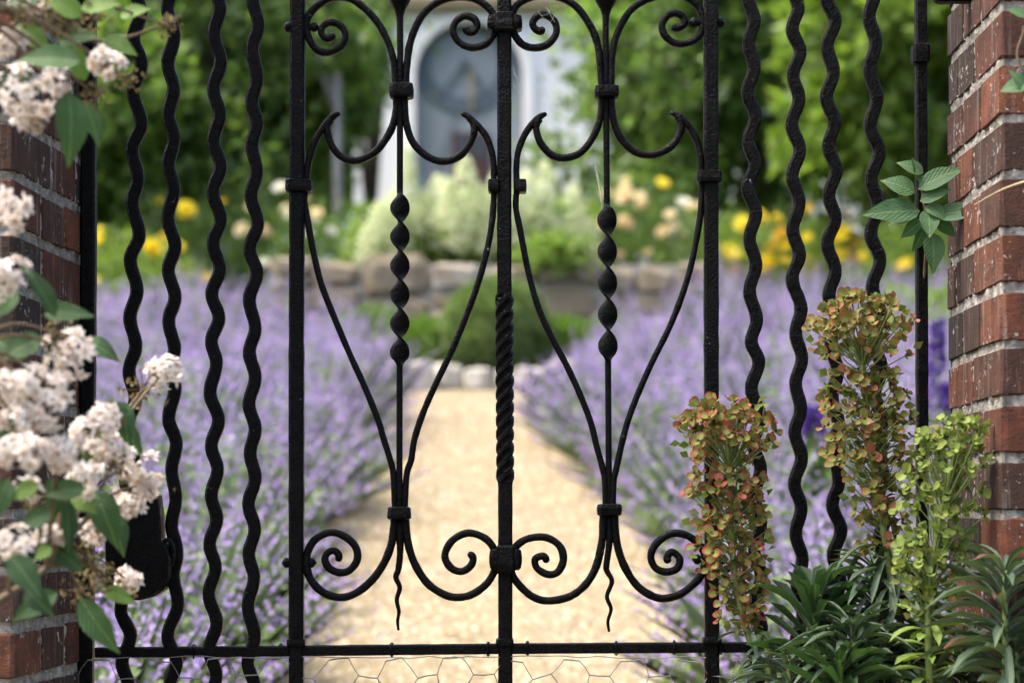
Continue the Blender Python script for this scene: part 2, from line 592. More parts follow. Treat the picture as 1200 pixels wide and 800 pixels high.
# ================================================================== SETTING
def ground():
    xs = [-220, 220]
    ys = [-60, GY, 18, 60, 500]
    V = []
    F = []
    for y in ys:
        for x in xs:
            V.append((x, y, gh(min(y, 60))))
    for i in range(len(ys) - 1):
        F.append((2 * i, 2 * i + 1, 2 * i + 3, 2 * i + 2))
    o = obj('ground', mk_mesh('ground', V, F), MAT['soil'])
    tag(o, kind='structure')


ground()


def path():
    # left and right edges wander a little
    V = []
    F = []
    ys = [1.2, 2.2, 3.0] + [3.0 + 0.5 * i for i in range(1, 25)]
    for i, y in enumerate(ys):
        z = gh(y) + 0.006
        V.append((-0.98 + 0.05 * math.sin(y * 1.7), y, z))
        V.append((0.80 + 0.05 * math.sin(y * 1.3 + 1), y, z))
    for i in range(len(ys) - 1):
        F.append((2 * i, 2 * i + 1, 2 * i + 3, 2 * i + 2))
    o = tag(obj('gravel_path', mk_mesh('gravel_path', V, F), MAT['gravel']), kind='structure')
    # loose stones lying on it
    n = 18000
    y = 5.0 + 10.0 * rng.random(n) ** 1.4
    x = rng.uniform(-0.98, 0.8, n)
    z = S0 * (y - GY) + 0.006
    s = rng.uniform(0.005, 0.014, n)
    base = np.array([(1, 0, 0), (0, 1, 0), (-1, 0, 0), (0, -1, 0), (0, 0, 0.8)], dtype=np.float32)
    ang = rng.uniform(0, 6.28, n)
    ca, sa = np.cos(ang), np.sin(ang)
    V = np.zeros((n, 5, 3), np.float32)
    jit = rng.uniform(0.6, 1.3, (n, 5))
    bx = base[None, :, 0] * jit
    by = base[None, :, 1] * jit
    V[:, :, 0] = x[:, None] + (bx * ca[:, None] - by * sa[:, None]) * s[:, None]
    V[:, :, 1] = y[:, None] + (bx * sa[:, None] + by * ca[:, None]) * s[:, None]
    V[:, :, 2] = z[:, None] + base[None, :, 2] * s[:, None] * jit + (V[:, :, 1] - y[:, None]) * S0
    f = np.array([(0, 1, 4), (1, 2, 4), (2, 3, 4), (3, 0, 4)], np.int32)
    F = (np.arange(n)[:, None, None] * 5 + f[None]).reshape(-1, 3)
    tag(obj('loose_gravel', tri_mesh('loose_gravel', V.reshape(-1, 3), F), MAT['pebble']),
        'loose cream gravel stones lying on the garden path', 'gravel', kind='stuff')


path()

# ------------------------------------------------------------------ piers
def brick_mesh(seed, j=0.035, b=0.07):
    """unit block with worn, bevelled edges (24 vertices, 44 triangles)"""
    rr = random.Random(seed)
    V = []
    idx = {}
    for sx in (-1, 1):
        for sy in (-1, 1):
            for sz in (-1, 1):
                jx, jy, jz = [rr.uniform(-j, j) for _ in range(3)]
                for ax in range(3):
                    p = [sx * 0.5, sy * 0.5, sz * 0.5]
                    bb = b * rr.uniform(0.6, 1.5)
                    for k in range(3):
                        if k != ax: p[k] -= (sx, sy, sz)[k] * bb
                    p = [p[0] + jx * (ax != 0), p[1] + jy * (ax != 1), p[2] + jz * (ax != 2)]
                    idx[(sx, sy, sz, ax)] = len(V)
                    V.append(p)
    F = []
    c = Vector((0, 0, 0))

    def face(ids):
        ps = [Vector(V[i]) for i in ids]
        n = (ps[1] - ps[0]).cross(ps[2] - ps[0])
        if n.dot(sum(ps, Vector()) / len(ps)) < 0: ids = ids[::-1]
        F.append(tuple(ids))
    for s in (-1, 1):
        face([idx[(s, a, b2, 0)] for a, b2 in ((-1, -1), (1, -1), (1, 1), (-1, 1))])
        face([idx[(a, s, b2, 1)] for a, b2 in ((-1, -1), (1, -1), (1, 1), (-1, 1))])
        face([idx[(a, b2, s, 2)] for a, b2 in ((-1, -1), (1, -1), (1, 1), (-1, 1))])
    for a in (-1, 1):
        for b2 in (-1, 1):
            face([idx[(a, b2, -1, 0)], idx[(a, b2, 1, 0)], idx[(a, b2, 1, 1)], idx[(a, b2, -1, 1)]])
            face([idx[(a, -1, b2, 0)], idx[(a, 1, b2, 0)], idx[(a, 1, b2, 2)], idx[(a, -1, b2, 2)]])
            face([idx[(-1, a, b2, 1)], idx[(1, a, b2, 1)], idx[(1, a, b2, 2)], idx[(-1, a, b2, 2)]])
            for c2 in (-1, 1):
                face([idx[(a, b2, c2, k)] for k in range(3)])
    return mk_mesh('block', V, F)


BRICKS = []
for i in range(7):
    me = brick_mesh(100 + i, 0.018, 0.028)
    me.name = 'brick'
    me.materials.append(MAT['brick'])
    BRICKS.append(me)


def pier(side, label):
    """side -1 left, +1 right; local u runs from the reveal into the pier, v from the gate towards the viewer"""
    X0 = g(95, 0).x if side < 0 else g(1117, 0).x
    splay = R(4.2) if side < 0 else R(0.5)
    y_back = 3.03
    t = thing('brick_pier', (X0 + side * 0.22, 2.86, 0), label, 'brick pier', 'brick gate piers')
    U = Vector((side * math.cos(splay), math.sin(splay), 0)) if side < 0 else Vector((1, 0, 0))
    # direction of the reveal towards the viewer
    Vd = Vector((-math.sin(splay), -math.cos(splay), 0)) if side < 0 else Vector((-0.006, -1, 0))
    O = Vector((X0, y_back, 0))
    D, W, H = 0.335, 0.45, 2.3
    pitch = 0.0744
    zoff = (EYE + (HOR - 67) * PX) % pitch
    # mortar core with rough faces, just behind the brick faces
    ge = Geo()
    nz = 420
    rec = 0.0022

    def rough_face(A, B, nb):
        base = len(ge.V)
        nrm = (B - A).cross(Vector((0, 0, 1))).normalized()
        if nrm.dot(A + (B - A) / 2 - (O + U * W / 2 + Vd * D / 2)) < 0: nrm = -nrm
        for k in range(nz + 1):
            z = H * k / nz
            for i in range(nb + 1):
                p = A + (B - A) * (i / nb)
                p.z = z
                q = p * 1.0
                h = 0.0026 * mnoise.noise(q * 60) + 0.0030 * mnoise.noise(q * 150) + 0.0030 * mnoise.noise(q * 330)
                e = min(i, nb - i)
                p += nrm * (h if e > 1 else h * 0.3 - 0.002)
                ge.V.append(tuple(p))
        for k in range(nz):
            for i in range(nb):
                a = base + k * (nb + 1) + i
                ge.F.append((a, a + 1, a + nb + 2, a + nb + 1))
    p00 = O + U * rec + Vd * rec
    p01 = O + U * rec + Vd * (D - rec)
    p11 = O + U * (W - rec) + Vd * (D - rec)
    p10 = O + U * (W - rec) + Vd * rec
    rough_face(p00, p01, 64)
    rough_face(p01, p11, 64)
    b = len(ge.V)
    for p in (p01, p11, p10, p00):
        ge.V.append((p.x, p.y, 0)); ge.V.append((p.x, p.y, H))
    ge.F += [(b + 2, b + 4, b + 5, b + 3), (b + 4, b + 6, b + 7, b + 5), (b + 1, b + 3, b + 5, b + 7)]
    obj('mortar', ge.mesh('mortar', True), MAT['mortar'], t)
    k = 0
    z = zoff - pitch
    rr = random.Random(5 + side)
    ang = math.atan2(U.y, U.x)
    while z < H - 0.05:
        zc = z + pitch / 2
        if zc > 0.03:
            joint = 0.0115
            if k % 2 == 0:
                cuts = [(0, 0.104), (0.104, 0.215), (0.215, D)]
                rows = [[(0, 0.223), (0.223, W)]] * 3
            else:
                cuts = [(0, 0.060 + rr.uniform(-0.01, 0.02)), (0, 0.17), (0, D)]
                c1 = 0.055 + rr.uniform(-0.008, 0.02)
                c2 = c1 + 0.110 + rr.uniform(-0.01, 0.01)
                cuts = [(0, c1), (c1, c2), (c2, D)]
                rows = [[(0, 0.112), (0.112, 0.335), (0.335, W)]] * 3
            if rr.random() < 0.25:
                cuts = [(0, 0.215), (0.215, D)]
            for (v0, v1), row in zip(cuts, rows):
                for (u0, u1) in row:
                    # only bricks that touch a face of the pier
                    pr = rr.uniform(-0.002, 0.003)
                    cu, cv = (u0 + u1) / 2, (v0 + v1) / 2
                    du, dv, dz = u1 - u0 - 0.008, v1 - v0 - rr.uniform(0.005, 0.009), pitch - joint * rr.uniform(0.85, 1.3)
                    jo = 0.004
                    if u0 == 0: cu -= jo / 2 + 0.0008 + pr * 0.5; du += jo
                    if u1 == W: cu += jo / 2; du += jo
                    if v1 == D: cv += jo / 2 + 0.0008; dv += jo
                    if v0 == 0: cv -= jo / 2; dv += jo
                    c = O + U * cu + Vd * cv
                    Mx = Matrix.Translation((c.x, c.y, zc + rr.uniform(-0.0015, 0.0015))) @ Matrix.Rotation(ang + rr.uniform(-0.008, 0.008), 4, 'Z') @ Matrix.Diagonal((du, dv, dz, 1))
                    inst('brick', rr.choice(BRICKS), Mx, t)
        z += pitch
        k += 1
    # coping
    ge = Geo()
    cc = O + U * W / 2 + Vd * D / 2
    ge.box((cc.x, cc.y, H + 0.035), (W + 0.08, D + 0.08, 0.07))
    ge.box((cc.x, cc.y, H + 0.1), (W + 0.0, D + 0.0, 0.06))
    obj('coping', ge.mesh('coping'), MAT['wallstone'], t)
    return t


pier(-1, 'weathered red brick pier half hidden by white blossom')
pier(1, 'weathered red brick pier with lime stains behind the spurge plants')

# ------------------------------------------------------------------ gate
gate = thing('iron_gate', (g(590, 0).x, GY, 0.04), 'black wrought iron gate with wavy bars, scrolls and twisted rods', 'gate')
IRON = MAT['iron']
TOPY, BOTY = -430, 1315


def zpos(p): return p


def bar(name, pts, w, h, sm=False, dense=3, rough=0.05):
    ge = Geo()
    P = []
    for a, b in zip(pts[:-1], pts[1:]):
        n = max(1, int((b - a).length / (0.02 / dense * 3)))
        for i in range(n): P.append(a.lerp(b, i / n))
    P.append(pts[-1])
    sweep(ge, P, prof_rect(w, h, 0.3), rough=rough)
    return obj(name, ge.mesh(name, sm), IRON, gate)


# stiles
bar('stile', [g(104, TOPY), g(104, 300), g(101, 760), g(99, BOTY)], 8.5 * PX, 0.011)
bar('stile', [g(349.5, TOPY), g(349, 30), g(347.5, 400), g(347.5, BOTY)], 8.6 * PX, 0.011)
bar('stile', [g(832.5, TOPY), g(833, 100), g(834, 760), g(834, BOTY)], 8.4 * PX, 0.011)
bar('stile', [g(1079, TOPY), g(1079, 50), g(1080.5, 500), g(1082, BOTY)], 6.6 * PX, 0.009)

# centre bar: square, twisted in the middle
ge = Geo()
P = []
tw = []
sc = []
a = 0.0
y = TOPY
while y < BOTY:
    st = 2.0 if 330 < y < 580 else 8.0
    P.append(g(591 + 1.2 * max(0, min(1, (y - 300) / 300)), y))
    if 345 < y < 566:
        a += st / 15.5 * (math.pi / 2)
        sc.append(1.06)
    else:
        sc.append(1.0)
    tw.append(a)
    y += st
# finish the twist square to the gate
fin = round(tw[-1] / (math.pi / 2)) * (math.pi / 2)
k = fin / tw[-1]
tw = [t * k for t in tw]
sweep(ge, P, prof_rect(8.4 * PX, 8.4 * PX, 0.3), scale=sc, twist=tw, rough=0.03)
obj('centre_bar', ge.mesh('centre_bar'), IRON, gate)

# rails
bar('rail', [g(112, 764), g(348, 762), g(590, 759.5), g(833, 758), g(1075, 757)], 6.2 * PX, 0.007)
bar('rail', [g(104, 1290), g(1082, 1290)], 10 * PX, 0.010)
bar('rail', [g(104, -405), g(1079, -405)], 10 * PX, 0.010)

# wavy bars: (row, +1 right / -1 left, outer edge) in the photograph
L0, R0 = 130, 860


def ext(off, rows):
    out = []
    for (yo, data) in rows:
        for (yy, s, e) in data:
            out.append((yo + yy / 2, s, off + e / 2))
    out.sort()
    return out


wav = []
wav.append(ext(L0, [(0, [(150, 1, 86), (215, -1, 38), (290, 1, 86), (350, -1, 36), (420, 1, 78), (475, -1, 36), (550, 1, 81), (610, -1, 31), (680, 1, 76), (745, -1, 30)]),
                    (400, [(10, 1, 73), (70, -1, 28), (135, 1, 72), (200, -1, 24), (262, 1, 70), (325, -1, 20), (385, 1, 67), (445, -1, 16), (505, 1, 64), (562, -1, 12), (640 - 10, -1, 9), (690, 1, 61)])]))
wav[0] = [w for w in wav[0] if not (680 < w[0] < 690)] 
wav[0] = [w for w in wav[0] if abs(w[0] - 681) > 2]
wav.append(ext(L0, [(0, [(20, -1, 118), (85, 1, 163), (150, -1, 119), (210, 1, 162), (270, -1, 121), (325, 1, 163), (385, -1, 121), (445, 1, 162), (510, -1, 119), (578, 1, 165), (632, -1, 120), (697, 1, 165), (752, -1, 121)]),
                    (400, [(20, 1, 164), (55, -1, 123), (108, 1, 165), (180, -1, 121), (240, 1, 168), (300, -1, 128), (368, 1, 167), (430, -1, 128), (497, 1, 170), (548, -1, 132), (612, 1, 172), (690, -1, 119)])]))
wav.append(ext(L0, [(0, [(20, 1, 270), (80, -1, 227), (145, 1, 272), (210, -1, 226), (270, 1, 270), (330, -1, 226), (390, 1, 272), (450, -1, 225), (515, 1, 272), (570, -1, 225), (630, 1, 270), (690, -1, 222), (745, 1, 268)]),
                    (400, [(0, -1, 221), (50, 1, 262), (120, -1, 218), (185, 1, 267), (245, -1, 221), (300, 1, 265), (360, -1, 221), (415, 1, 263), (475, -1, 217), (530, 1, 260), (590, -1, 215), (660, 1, 263)])]))
wav.append(ext(L0, [(0, [(0, -1, 318), (60, 1, 360), (115, -1, 317), (185, 1, 357), (240, -1, 316), (290, 1, 357), (343, -1, 316), (400, 1, 357), (460, -1, 314), (522, 1, 359), (585, -1, 311), (640, 1, 357), (703, -1, 310), (770, 1, 353)]),
                    (400, [(25, -1, 310), (85, 1, 353), (148, -1, 309), (205, 1, 353), (262, -1, 312), (320, 1, 353), (380, -1, 308), (440, 1, 352), (498, -1, 309), (553, 1, 350), (620, -1, 307), (690, 1, 352)])]))
wav.append(ext(R0, [(0, [(-10, -1, 18), (50, 1, 62), (100, -1, 20), (160, 1, 62), (215, -1, 17), (275, 1, 65), (332, -1, 20), (385, 1, 64), (440, -1, 18), (500, 1, 66), (560, -1, 22), (620, 1, 66), (682, -1, 22), (750, 1, 68)]),
                    (400, [(0, -1, 26), (48, 1, 73), (110, -1, 26), (178, 1, 76), (240, -1, 31), (300, 1, 77), (362, -1, 32), (425, 1, 78), (488, -1, 33), (550, 1, 78), (610, -1, 34), (670, 1, 79)])]))
wav.append(ext(R0, [(0, [(20, 1, 165), (68, -1, 122), (122, 1, 170), (176, -1, 124), (232, 1, 167), (292, -1, 121), (352, 1, 169), (413, -1, 122), (475, 1, 168), (538, -1, 123), (598, 1, 168), (652, -1, 122), (725, 1, 172)]),
                    (400, [(-20, -1, 130), (40, 1, 174), (98, -1, 130), (158, 1, 171), (213, -1, 128), (272, 1, 173), (333, -1, 127), (390, 1, 172), (450, -1, 130), (510, 1, 175), (572, -1, 133), (640, 1, 176)])]))
wav.append(ext(R0, [(0, [(-5, -1, 202), (50, 1, 252), (110, -1, 204), (170, 1, 248), (228, -1, 202), (288, 1, 250), (343, -1, 207), (400, 1, 254), (458, -1, 208), (513, 1, 252), (570, -1, 204), (635, 1, 252), (692, -1, 208), (752, 1, 256)]),
                    (400, [(10, -1, 212), (70, 1, 258), (130, -1, 215), (190, 1, 259), (250, -1, 219), (328, 1, 260), (382, -1, 216), (442, 1, 265), (502, -1, 218), (560, 1, 264), (620, -1, 220), (680, 1, 265)])]))
wav.append(ext(R0, [(0, [(-20, 1, 346), (40, -1, 302), (100, 1, 347), (163, -1, 303), (230, 1, 350), (295, -1, 305), (358, 1, 355), (420, -1, 307), (482, 1, 352), (548, -1, 306), (610, 1, 357), (672, -1, 310), (735, 1, 357)]),
                    (400, [(0, -1, 313), (62, 1, 360), (125, -1, 316), (188, 1, 362), (250, -1, 318), (312, 1, 364), (372, -1, 320), (420, 1, 366), (470, -1, 323), (532, 1, 366), (592, -1, 322), (655, 1, 368)])]))


def wavy(E):
    pts = [(yy, e - s * 7.3) for (yy, s, e) in E]
    sd = [s for (_, s, _) in E]
    m0 = (pts[0][1] + pts[1][1]) / 2
    yy, s = pts[0][0], sd[0]
    pre = []
    while yy > TOPY + 20:
        yy -= 30.5
        s = -s
        pre.append((yy, m0 + s * 4.3))
    m1 = (pts[-1][1] + pts[-2][1]) / 2
    yy, s = pts[-1][0], sd[-1]
    post = []
    while yy < BOTY - 50:
        yy += 30.5
        s = -s
        post.append((yy, m1 + s * 4.3))
    pts = pre[::-1] + pts + post
    P = []
    for (a, b) in zip(pts[:-1], pts[1:]):
        for k in range(7):
            t = k / 7
            f = (1 - math.cos(math.pi * t)) / 2
            P.append(g(a[1] + (b[1] - a[1]) * f, a[0] + (b[0] - a[0]) * t))
    ge = Geo()
    sweep(ge, P, prof_rect(7.3 * PX, 0.0075, 0.42), rough=0.05)
    obj('wavy_bar', ge.mesh('wavy_bar', False), IRON, gate)


for E in wav: wavy(E)


# scrollwork (photograph pixels)
def Z(off, sc, pts):
    return [(off[0] + x / sc, off[1] + yy / sc) for (x, yy) in pts]


def rod(name, pts, r0=3.6, r1=None, taper=None, dy=0.0, n=6, flat=0.8):
    P = catmull([g(x, yy, dy) for (x, yy) in pts], n)
    m = len(P)
    sc = []
    for i in range(m):
        t = i / (m - 1)
        r = r0 + ((r1 if r1 is not None else r0) - r0) * t
        if taper:
            if t < taper[0]: r *= 0.35 + 0.65 * math.sqrt(max(0, t / taper[0]))
            if t > 1 - taper[1]: r *= 0.35 + 0.65 * math.sqrt(max(0, (1 - t) / taper[1]))
        sc.append(r * PX)
    ge = Geo()
    pr = prof_rect(1.0, 1.25, 0.55)
    sweep(ge, P, pr, scale=sc, rough=0.09)
    return obj(name, ge.mesh(name, True), IRON, gate)


s3 = 1000 / 300
o3, o4 = (320, 0), (580, 0)
# top scrolls, each one bar from the spiral's eye round the stile or centre bar and down to the collar
rod('scroll', Z(o3, s3, [(238, 132), (225, 150), (205, 150), (190, 135), (190, 112), (212, 92), (245, 92), (275, 115), (282, 150), (262, 185), (215, 206), (170, 195), (142, 155), (130, 105), (140, 62), (180, 18), (235, -8), (300, -4), (355, 32), (405, 85), (440, 145), (463, 205), (474, 260), (478, 330), (480, 370)]), 4.0, taper=(0.02, 0.0))
rod('scroll', Z(o3, s3, [(752, 104), (756, 122), (780, 128), (797, 104), (785, 75), (750, 64), (715, 85), (703, 125), (728, 168), (778, 188), (832, 172), (866, 128), (872, 90), (852, 45), (810, 8), (760, -10), (700, -8), (640, 12), (590, 52), (555, 112), (535, 172), (525, 235), (520, 300), (518, 370)]), 4.0, taper=(0.02, 0.0))
rod('scroll', Z(o4, s3, [(190, 108), (178, 124), (155, 112), (148, 88), (170, 62), (205, 62), (236, 92), (238, 135), (205, 175), (155, 188), (108, 175), (76, 135), (66, 95), (72, 45), (100, 10), (150, -12), (220, -15), (275, 0), (322, 32), (362, 85), (392, 145), (407, 210), (413, 290), (418, 370)]), 4.0, taper=(0.02, 0.0))
rod('scroll', Z(o4, s3, [(690, 104), (712, 112), (738, 98), (738, 72), (710, 54), (675, 62), (653, 98), (662, 138), (698, 168), (742, 172), (785, 155), (808, 120), (812, 75), (795, 30), (755, -5), (700, -20), (640, -15), (580, 5), (530, 42), (495, 95), (470, 155), (458, 220), (455, 300), (455, 370)]), 4.0, taper=(0.02, 0.0))
# lower sickle curves
rod('sickle', Z(o3, s3, [(481, 380), (480, 430), (468, 490), (440, 545), (400, 593), (350, 622), (308, 628), (262, 610), (230, 570), (215, 525), (212, 492), (224, 470)]), 4.1)
rod('sickle', Z(o3, s3, [(514, 380), (515, 430), (522, 490), (545, 555), (590, 603), (640, 628), (692, 628), (742, 598), (775, 550), (786, 510), (780, 478), (766, 462)]), 4.1)
rod('sickle', Z(o4, s3, [(418, 380), (415, 430), (405, 485), (375, 550), (330, 600), (270, 618), (220, 605), (180, 562), (163, 515), (163, 485), (174, 466)]), 4.1)
rod('sickle', Z(o4, s3, [(455, 380), (458, 440), (475, 510), (510, 565), (560, 600), (620, 605), (680, 580), (715, 540), (727, 500), (722, 470), (710, 456)]), 4.1)
# rods that rise from below, strapped to the bars, ending in a pointed hook
s5 = 800 / 300
o5, o6 = (320, 220), (570, 220)
rod('curved_rod', Z(o3, s3, [(262, 444), (240, 452), (215, 475), (188, 512), (160, 562), (142, 620), (132, 680), (126, 740)]) + Z(o5, s5, [(98, 40), (107, 95), (125, 195), (150, 298), (190, 402), (240, 520), (290, 630), (330, 730)]) + [(449, 512), (456.5, 536), (461, 555), (463, 600)], 3.7, taper=(0.06, 0))
rod('curved_rod', Z(o3, s3, [(734, 444), (758, 454), (790, 482), (830, 530), (853, 590), (862, 650), (862, 740)]) + Z(o5, s5, [(690, 30), (685, 100), (670, 190), (640, 300), (600, 410), (558, 510), (510, 610), (470, 700), (442, 785)]) + [(482, 538), (476.5, 557), (474, 600)], 3.7, taper=(0.06, 0))
rod('curved_rod', Z(o4, s3, [(202, 444), (178, 456), (148, 482), (115, 530), (92, 590), (84, 650), (85, 740)]) + Z(o6, s5, [(92, 60), (105, 130), (130, 258), (160, 368), (200, 460), (248, 550), (290, 640), (325, 730)]) + [(699, 522), (706, 548), (709, 565), (709.5, 595)], 3.7, taper=(0.06, 0))
rod('curved_rod', Z(o4, s3, [(684, 440), (710, 450), (742, 475), (780, 530), (800, 590), (806, 660), (808, 705)]) + Z(o6, s5, [(672, 40), (665, 110), (640, 240), (610, 340), (570, 440), (520, 540), (475, 640), (443, 725)]) + [(729, 518), (722, 550), (719, 565), (718, 595)], 3.7, taper=(0.06, 0))
# bottom scrolls
s7 = 828 / 300
o7, o8 = (320, 510), (570, 510)
rod('scroll', Z(o7, s7, [(210, 408), (213, 388), (200, 373), (180, 377), (168, 397), (180, 427), (215, 443), (248, 435), (272, 402), (268, 362), (238, 330), (190, 313), (140, 333), (112, 378), (110, 432), (130, 477), (170, 511), (222, 523), (272, 507), (322, 465), (360, 410), (383, 350), (391, 290), (392, 250)]), 4.3, 4.6, taper=(0.02, 0))
rod('scroll', Z(o7, s7, [(632, 378), (647, 395), (640, 420), (612, 439), (580, 431), (558, 402), (560, 370), (585, 335), (632, 315), (682, 330), (712, 362), (722, 405), (714, 442), (688, 482), (640, 515), (590, 523), (548, 511), (500, 478), (462, 422), (440, 362), (430, 300), (428, 250)]), 4.3, 4.6, taper=(0.02, 0))
rod('scroll', Z(o8, s7, [(195, 412), (190, 394), (175, 390), (157, 402), (165, 430), (200, 449), (232, 440), (249, 400), (236, 356), (190, 329), (130, 335), (90, 365), (72, 405), (80, 442), (105, 482), (150, 521), (200, 534), (270, 520), (322, 480), (356, 420), (374, 340), (378, 280), (379, 240)]), 4.3, 4.6, taper=(0.02, 0))
rod('scroll', Z(o8, s7, [(592, 412), (584, 395), (600, 377), (625, 398), (616, 430), (580, 441), (545, 426), (532, 387), (553, 345), (600, 317), (650, 324), (692, 358), (708, 395), (702, 432), (680, 470), (630, 511), (580, 526), (540, 520), (490, 488), (450, 430), (426, 365), (416, 300), (415, 240)]), 4.3, 4.6, taper=(0.02, 0))


# flat rods twisted into beads, with the plain rod above and below
def bead_rod(cx0, cx1, y0, ystart, yend, beads, y1):
    ge = Geo()
    P, sc, tw, W, Hh = [], [], [], [], []
    V, F = [], []
    k = 8
    yy = y0
    rows = 0
    ph = 0.0
    ln = (yend - ystart) / beads
    while yy <= y1:
        inb = ystart <= yy <= yend
        x = cx0 + (cx1 - cx0) * (yy - y0) / (y1 - y0)
        if inb:
            t = (yy - ystart) / ln
            ang = math.pi * t + math.pi / 2
            e = min(1, (yy - ystart) / 5, (yend - yy) / 9)
            hw, hh = 3.6 + (11.5 - 3.6) * max(0, e), 3.6 + (1.9 - 3.6) * max(0, e)
        else:
            ang = math.pi / 2
            if yy > yend: ang = math.pi * beads + math.pi / 2
            hw, hh = 3.6, 3.6
        ca, sa = math.cos(ang), math.sin(ang)
        c = g(x, yy)
        for (px_, py_) in prof_rect(hw, hh, 0.35):
            V.append((c.x + (px_ * ca - py_ * sa) * PX, c.y + (px_ * sa + py_ * ca) * PX, c.z))
        rows += 1
        yy += 1.6 if inb or abs(yy - ystart) < 4 else 4.0
    for i in range(rows - 1):
        for j in range(k):
            F.append((i * k + j, (i + 1) * k + j, (i + 1) * k + (j + 1) % k, i * k + (j + 1) % k))
    ge.add(V, F)
    me = ge.mesh('beaded_rod', True)
    obj('beaded_rod', me, IRON, gate)


bead_rod(469, 468, 10, 226, 429, 6, 640)
bead_rod(709.5, 714, 10, 240, 424, 5, 632)


# wavy pointed tails under the lower collars
rod('tail', [(468.5, 610), (469, 645), (467, 666), (464, 676), (468.5, 688), (465, 702), (467.5, 716), (466, 727), (467, 738)], 4.2, 1.5)
rod('tail', Z(o8, s7, [(396, 260), (398, 340), (388, 420), (391, 440), (406, 472), (390, 520), (403, 560), (393, 600), (397, 634)]), 4.2, 1.5)


# finials whose swollen feet enter at the top of the view
def finial(cx):
    P, sc = [], []
    prof = [(-120, 2), (-100, 6), (-80, 9.5), (-55, 11), (-30, 11.5), (-8, 13.5), (0, 13), (6, 10), (12, 6.5), (20, 4.4), (32, 3.8), (50, 3.6)]
    for (yy, r) in prof:
        P.append((cx, yy)); sc.append(r)
    PP = catmull([g(x, yy) for x, yy in P], 3)
    rs = np.interp(np.linspace(0, len(sc) - 1, len(PP)), range(len(sc)), sc) * PX
    ge = Geo()
    sweep(ge, PP, prof_round(10), scale=list(rs), rough=0.05)
    obj('finial', ge.mesh('finial', True), IRON, gate)


finial(468.5)
finial(710)


def lump(name, cx, cy, w, h, d, bev=0.3, dy=0.0, parent=None, sides=2):
    """forged strap or collar: a swollen band wrapped round the bars"""
    ge = Geo()
    prof = [(-0.5, 0.80), (-0.42, 0.96), (-0.15, 1.0), (0.15, 1.02), (0.4, 0.97), (0.5, 0.82)]
    P = [g(cx, cy + t * h, dy) for (t, s) in prof]
    sweep(ge, P, prof_rect(w / 2 * PX, d / 2, bev), scale=[s for (t, s) in prof], rough=0.05)
    return obj(name, ge.mesh(name), IRON, parent or gate)


for (cx, cy, w, h) in [(470.5, 107, 28, 17), (711, 108.5, 28, 14), (468, 601, 27, 15), (714, 597, 28, 14),
                       (350.5, 218.5, 31, 15), (830.5, 208, 29, 14)]:
    lump('collar', cx, cy, w, h, 0.034)
lump('collar', 1078.5, 64, 20, 24, 0.026)
for (cx, cy, w, h) in [(579, 218.5, 14, 15), (610, 218.5, 14, 15)]:
    lump('collar', cx, cy, w, h, 0.030)
for (cx, cy, w, h) in [(591.5, 28, 40, 17), (592.5, 655, 38, 25)]:
    lump('collar', cx, cy, w, h, 0.036)
    lump('collar', cx, cy, w * 0.62, h * 1.35, 0.040)
for (cx, cy) in [(347.5, 752), (591.5, 752), (834, 750)]:
    lump('collar', cx, cy, 21, 9, 0.030)


# round-headed rivets through the stiles
def rivet(x0, x1, cy):
    n = 12
    P, sc = [], []
    for i in range(n + 1):
        t = i / n
        x = x0 + (x1 - x0) * t
        e = min(t, 1 - t) * (x1 - x0)
        r = 6.3 * math.sqrt(max(0.02, 1 - (1 - min(1, e / 6.0)) ** 2)) if e < 10 else 4.0
        P.append(g(x, cy)); sc.append(r * PX)
    ge = Geo()
    sweep(ge, P, prof_round(10), scale=sc, rough=0.06)
    obj('rivet', ge.mesh('rivet', True), IRON, gate)


rivet(332, 374, 32)
rivet(807, 850, 27)
rivet(330, 371, 659)
rivet(811, 853, 655)


# lock case with rounded lower edge, beside the left stile
def lock():
    out = [(128, 580), (189, 580), (192, 604), (193, 632), (200, 640), (204, 655), (203, 675), (196, 690), (184, 698), (168, 702), (150, 702), (136, 697), (128, 690)]
    V, F = [], []
    n = len(out)
    cx, cy = 164, 632
    for (dy, s) in ((0.012, 0.97), (0.008, 1.0), (-0.030, 1.0), (-0.036, 0.96)):
        for (x, yy) in out: V.append(g(cx + (x - cx) * s, cy + (yy - cy) * s, dy))
    for r in range(3):
        for i in range(n): F.append((r * n + i, r * n + (i + 1) % n, (r + 1) * n + (i + 1) % n, (r + 1) * n + i))
    F.append(tuple(range(n)))
    F.append(tuple(range(4 * n - 1, 3 * n - 1, -1)))
    ge = Geo().add(V, F)
    lo = obj('lock_case', ge.mesh('lock_case'), IRON, gate)
    # keeper ring on its edge
    ge = Geo()
    P = [g(199 + 7 * math.cos(a), 648 + 16 * math.sin(a), -0.020) for a in np.linspace(0, 2 * math.pi, 20)]
    sweep(ge, P, prof_round(6), scale=[2.6 * PX] * 20)
    obj('latch_ring', ge.mesh('latch_ring', True), IRON, lo)
    ge = Geo()
    P = [g(150 + 5 * math.cos(a), 640 + 8 * math.sin(a), -0.038) for a in np.linspace(0, 2 * math.pi, 14)]
    sweep(ge, P, prof_round(6), scale=[1.6 * PX] * 14)
    obj('keyhole_rim', ge.mesh('keyhole_rim', True), IRON, lo)


lock()

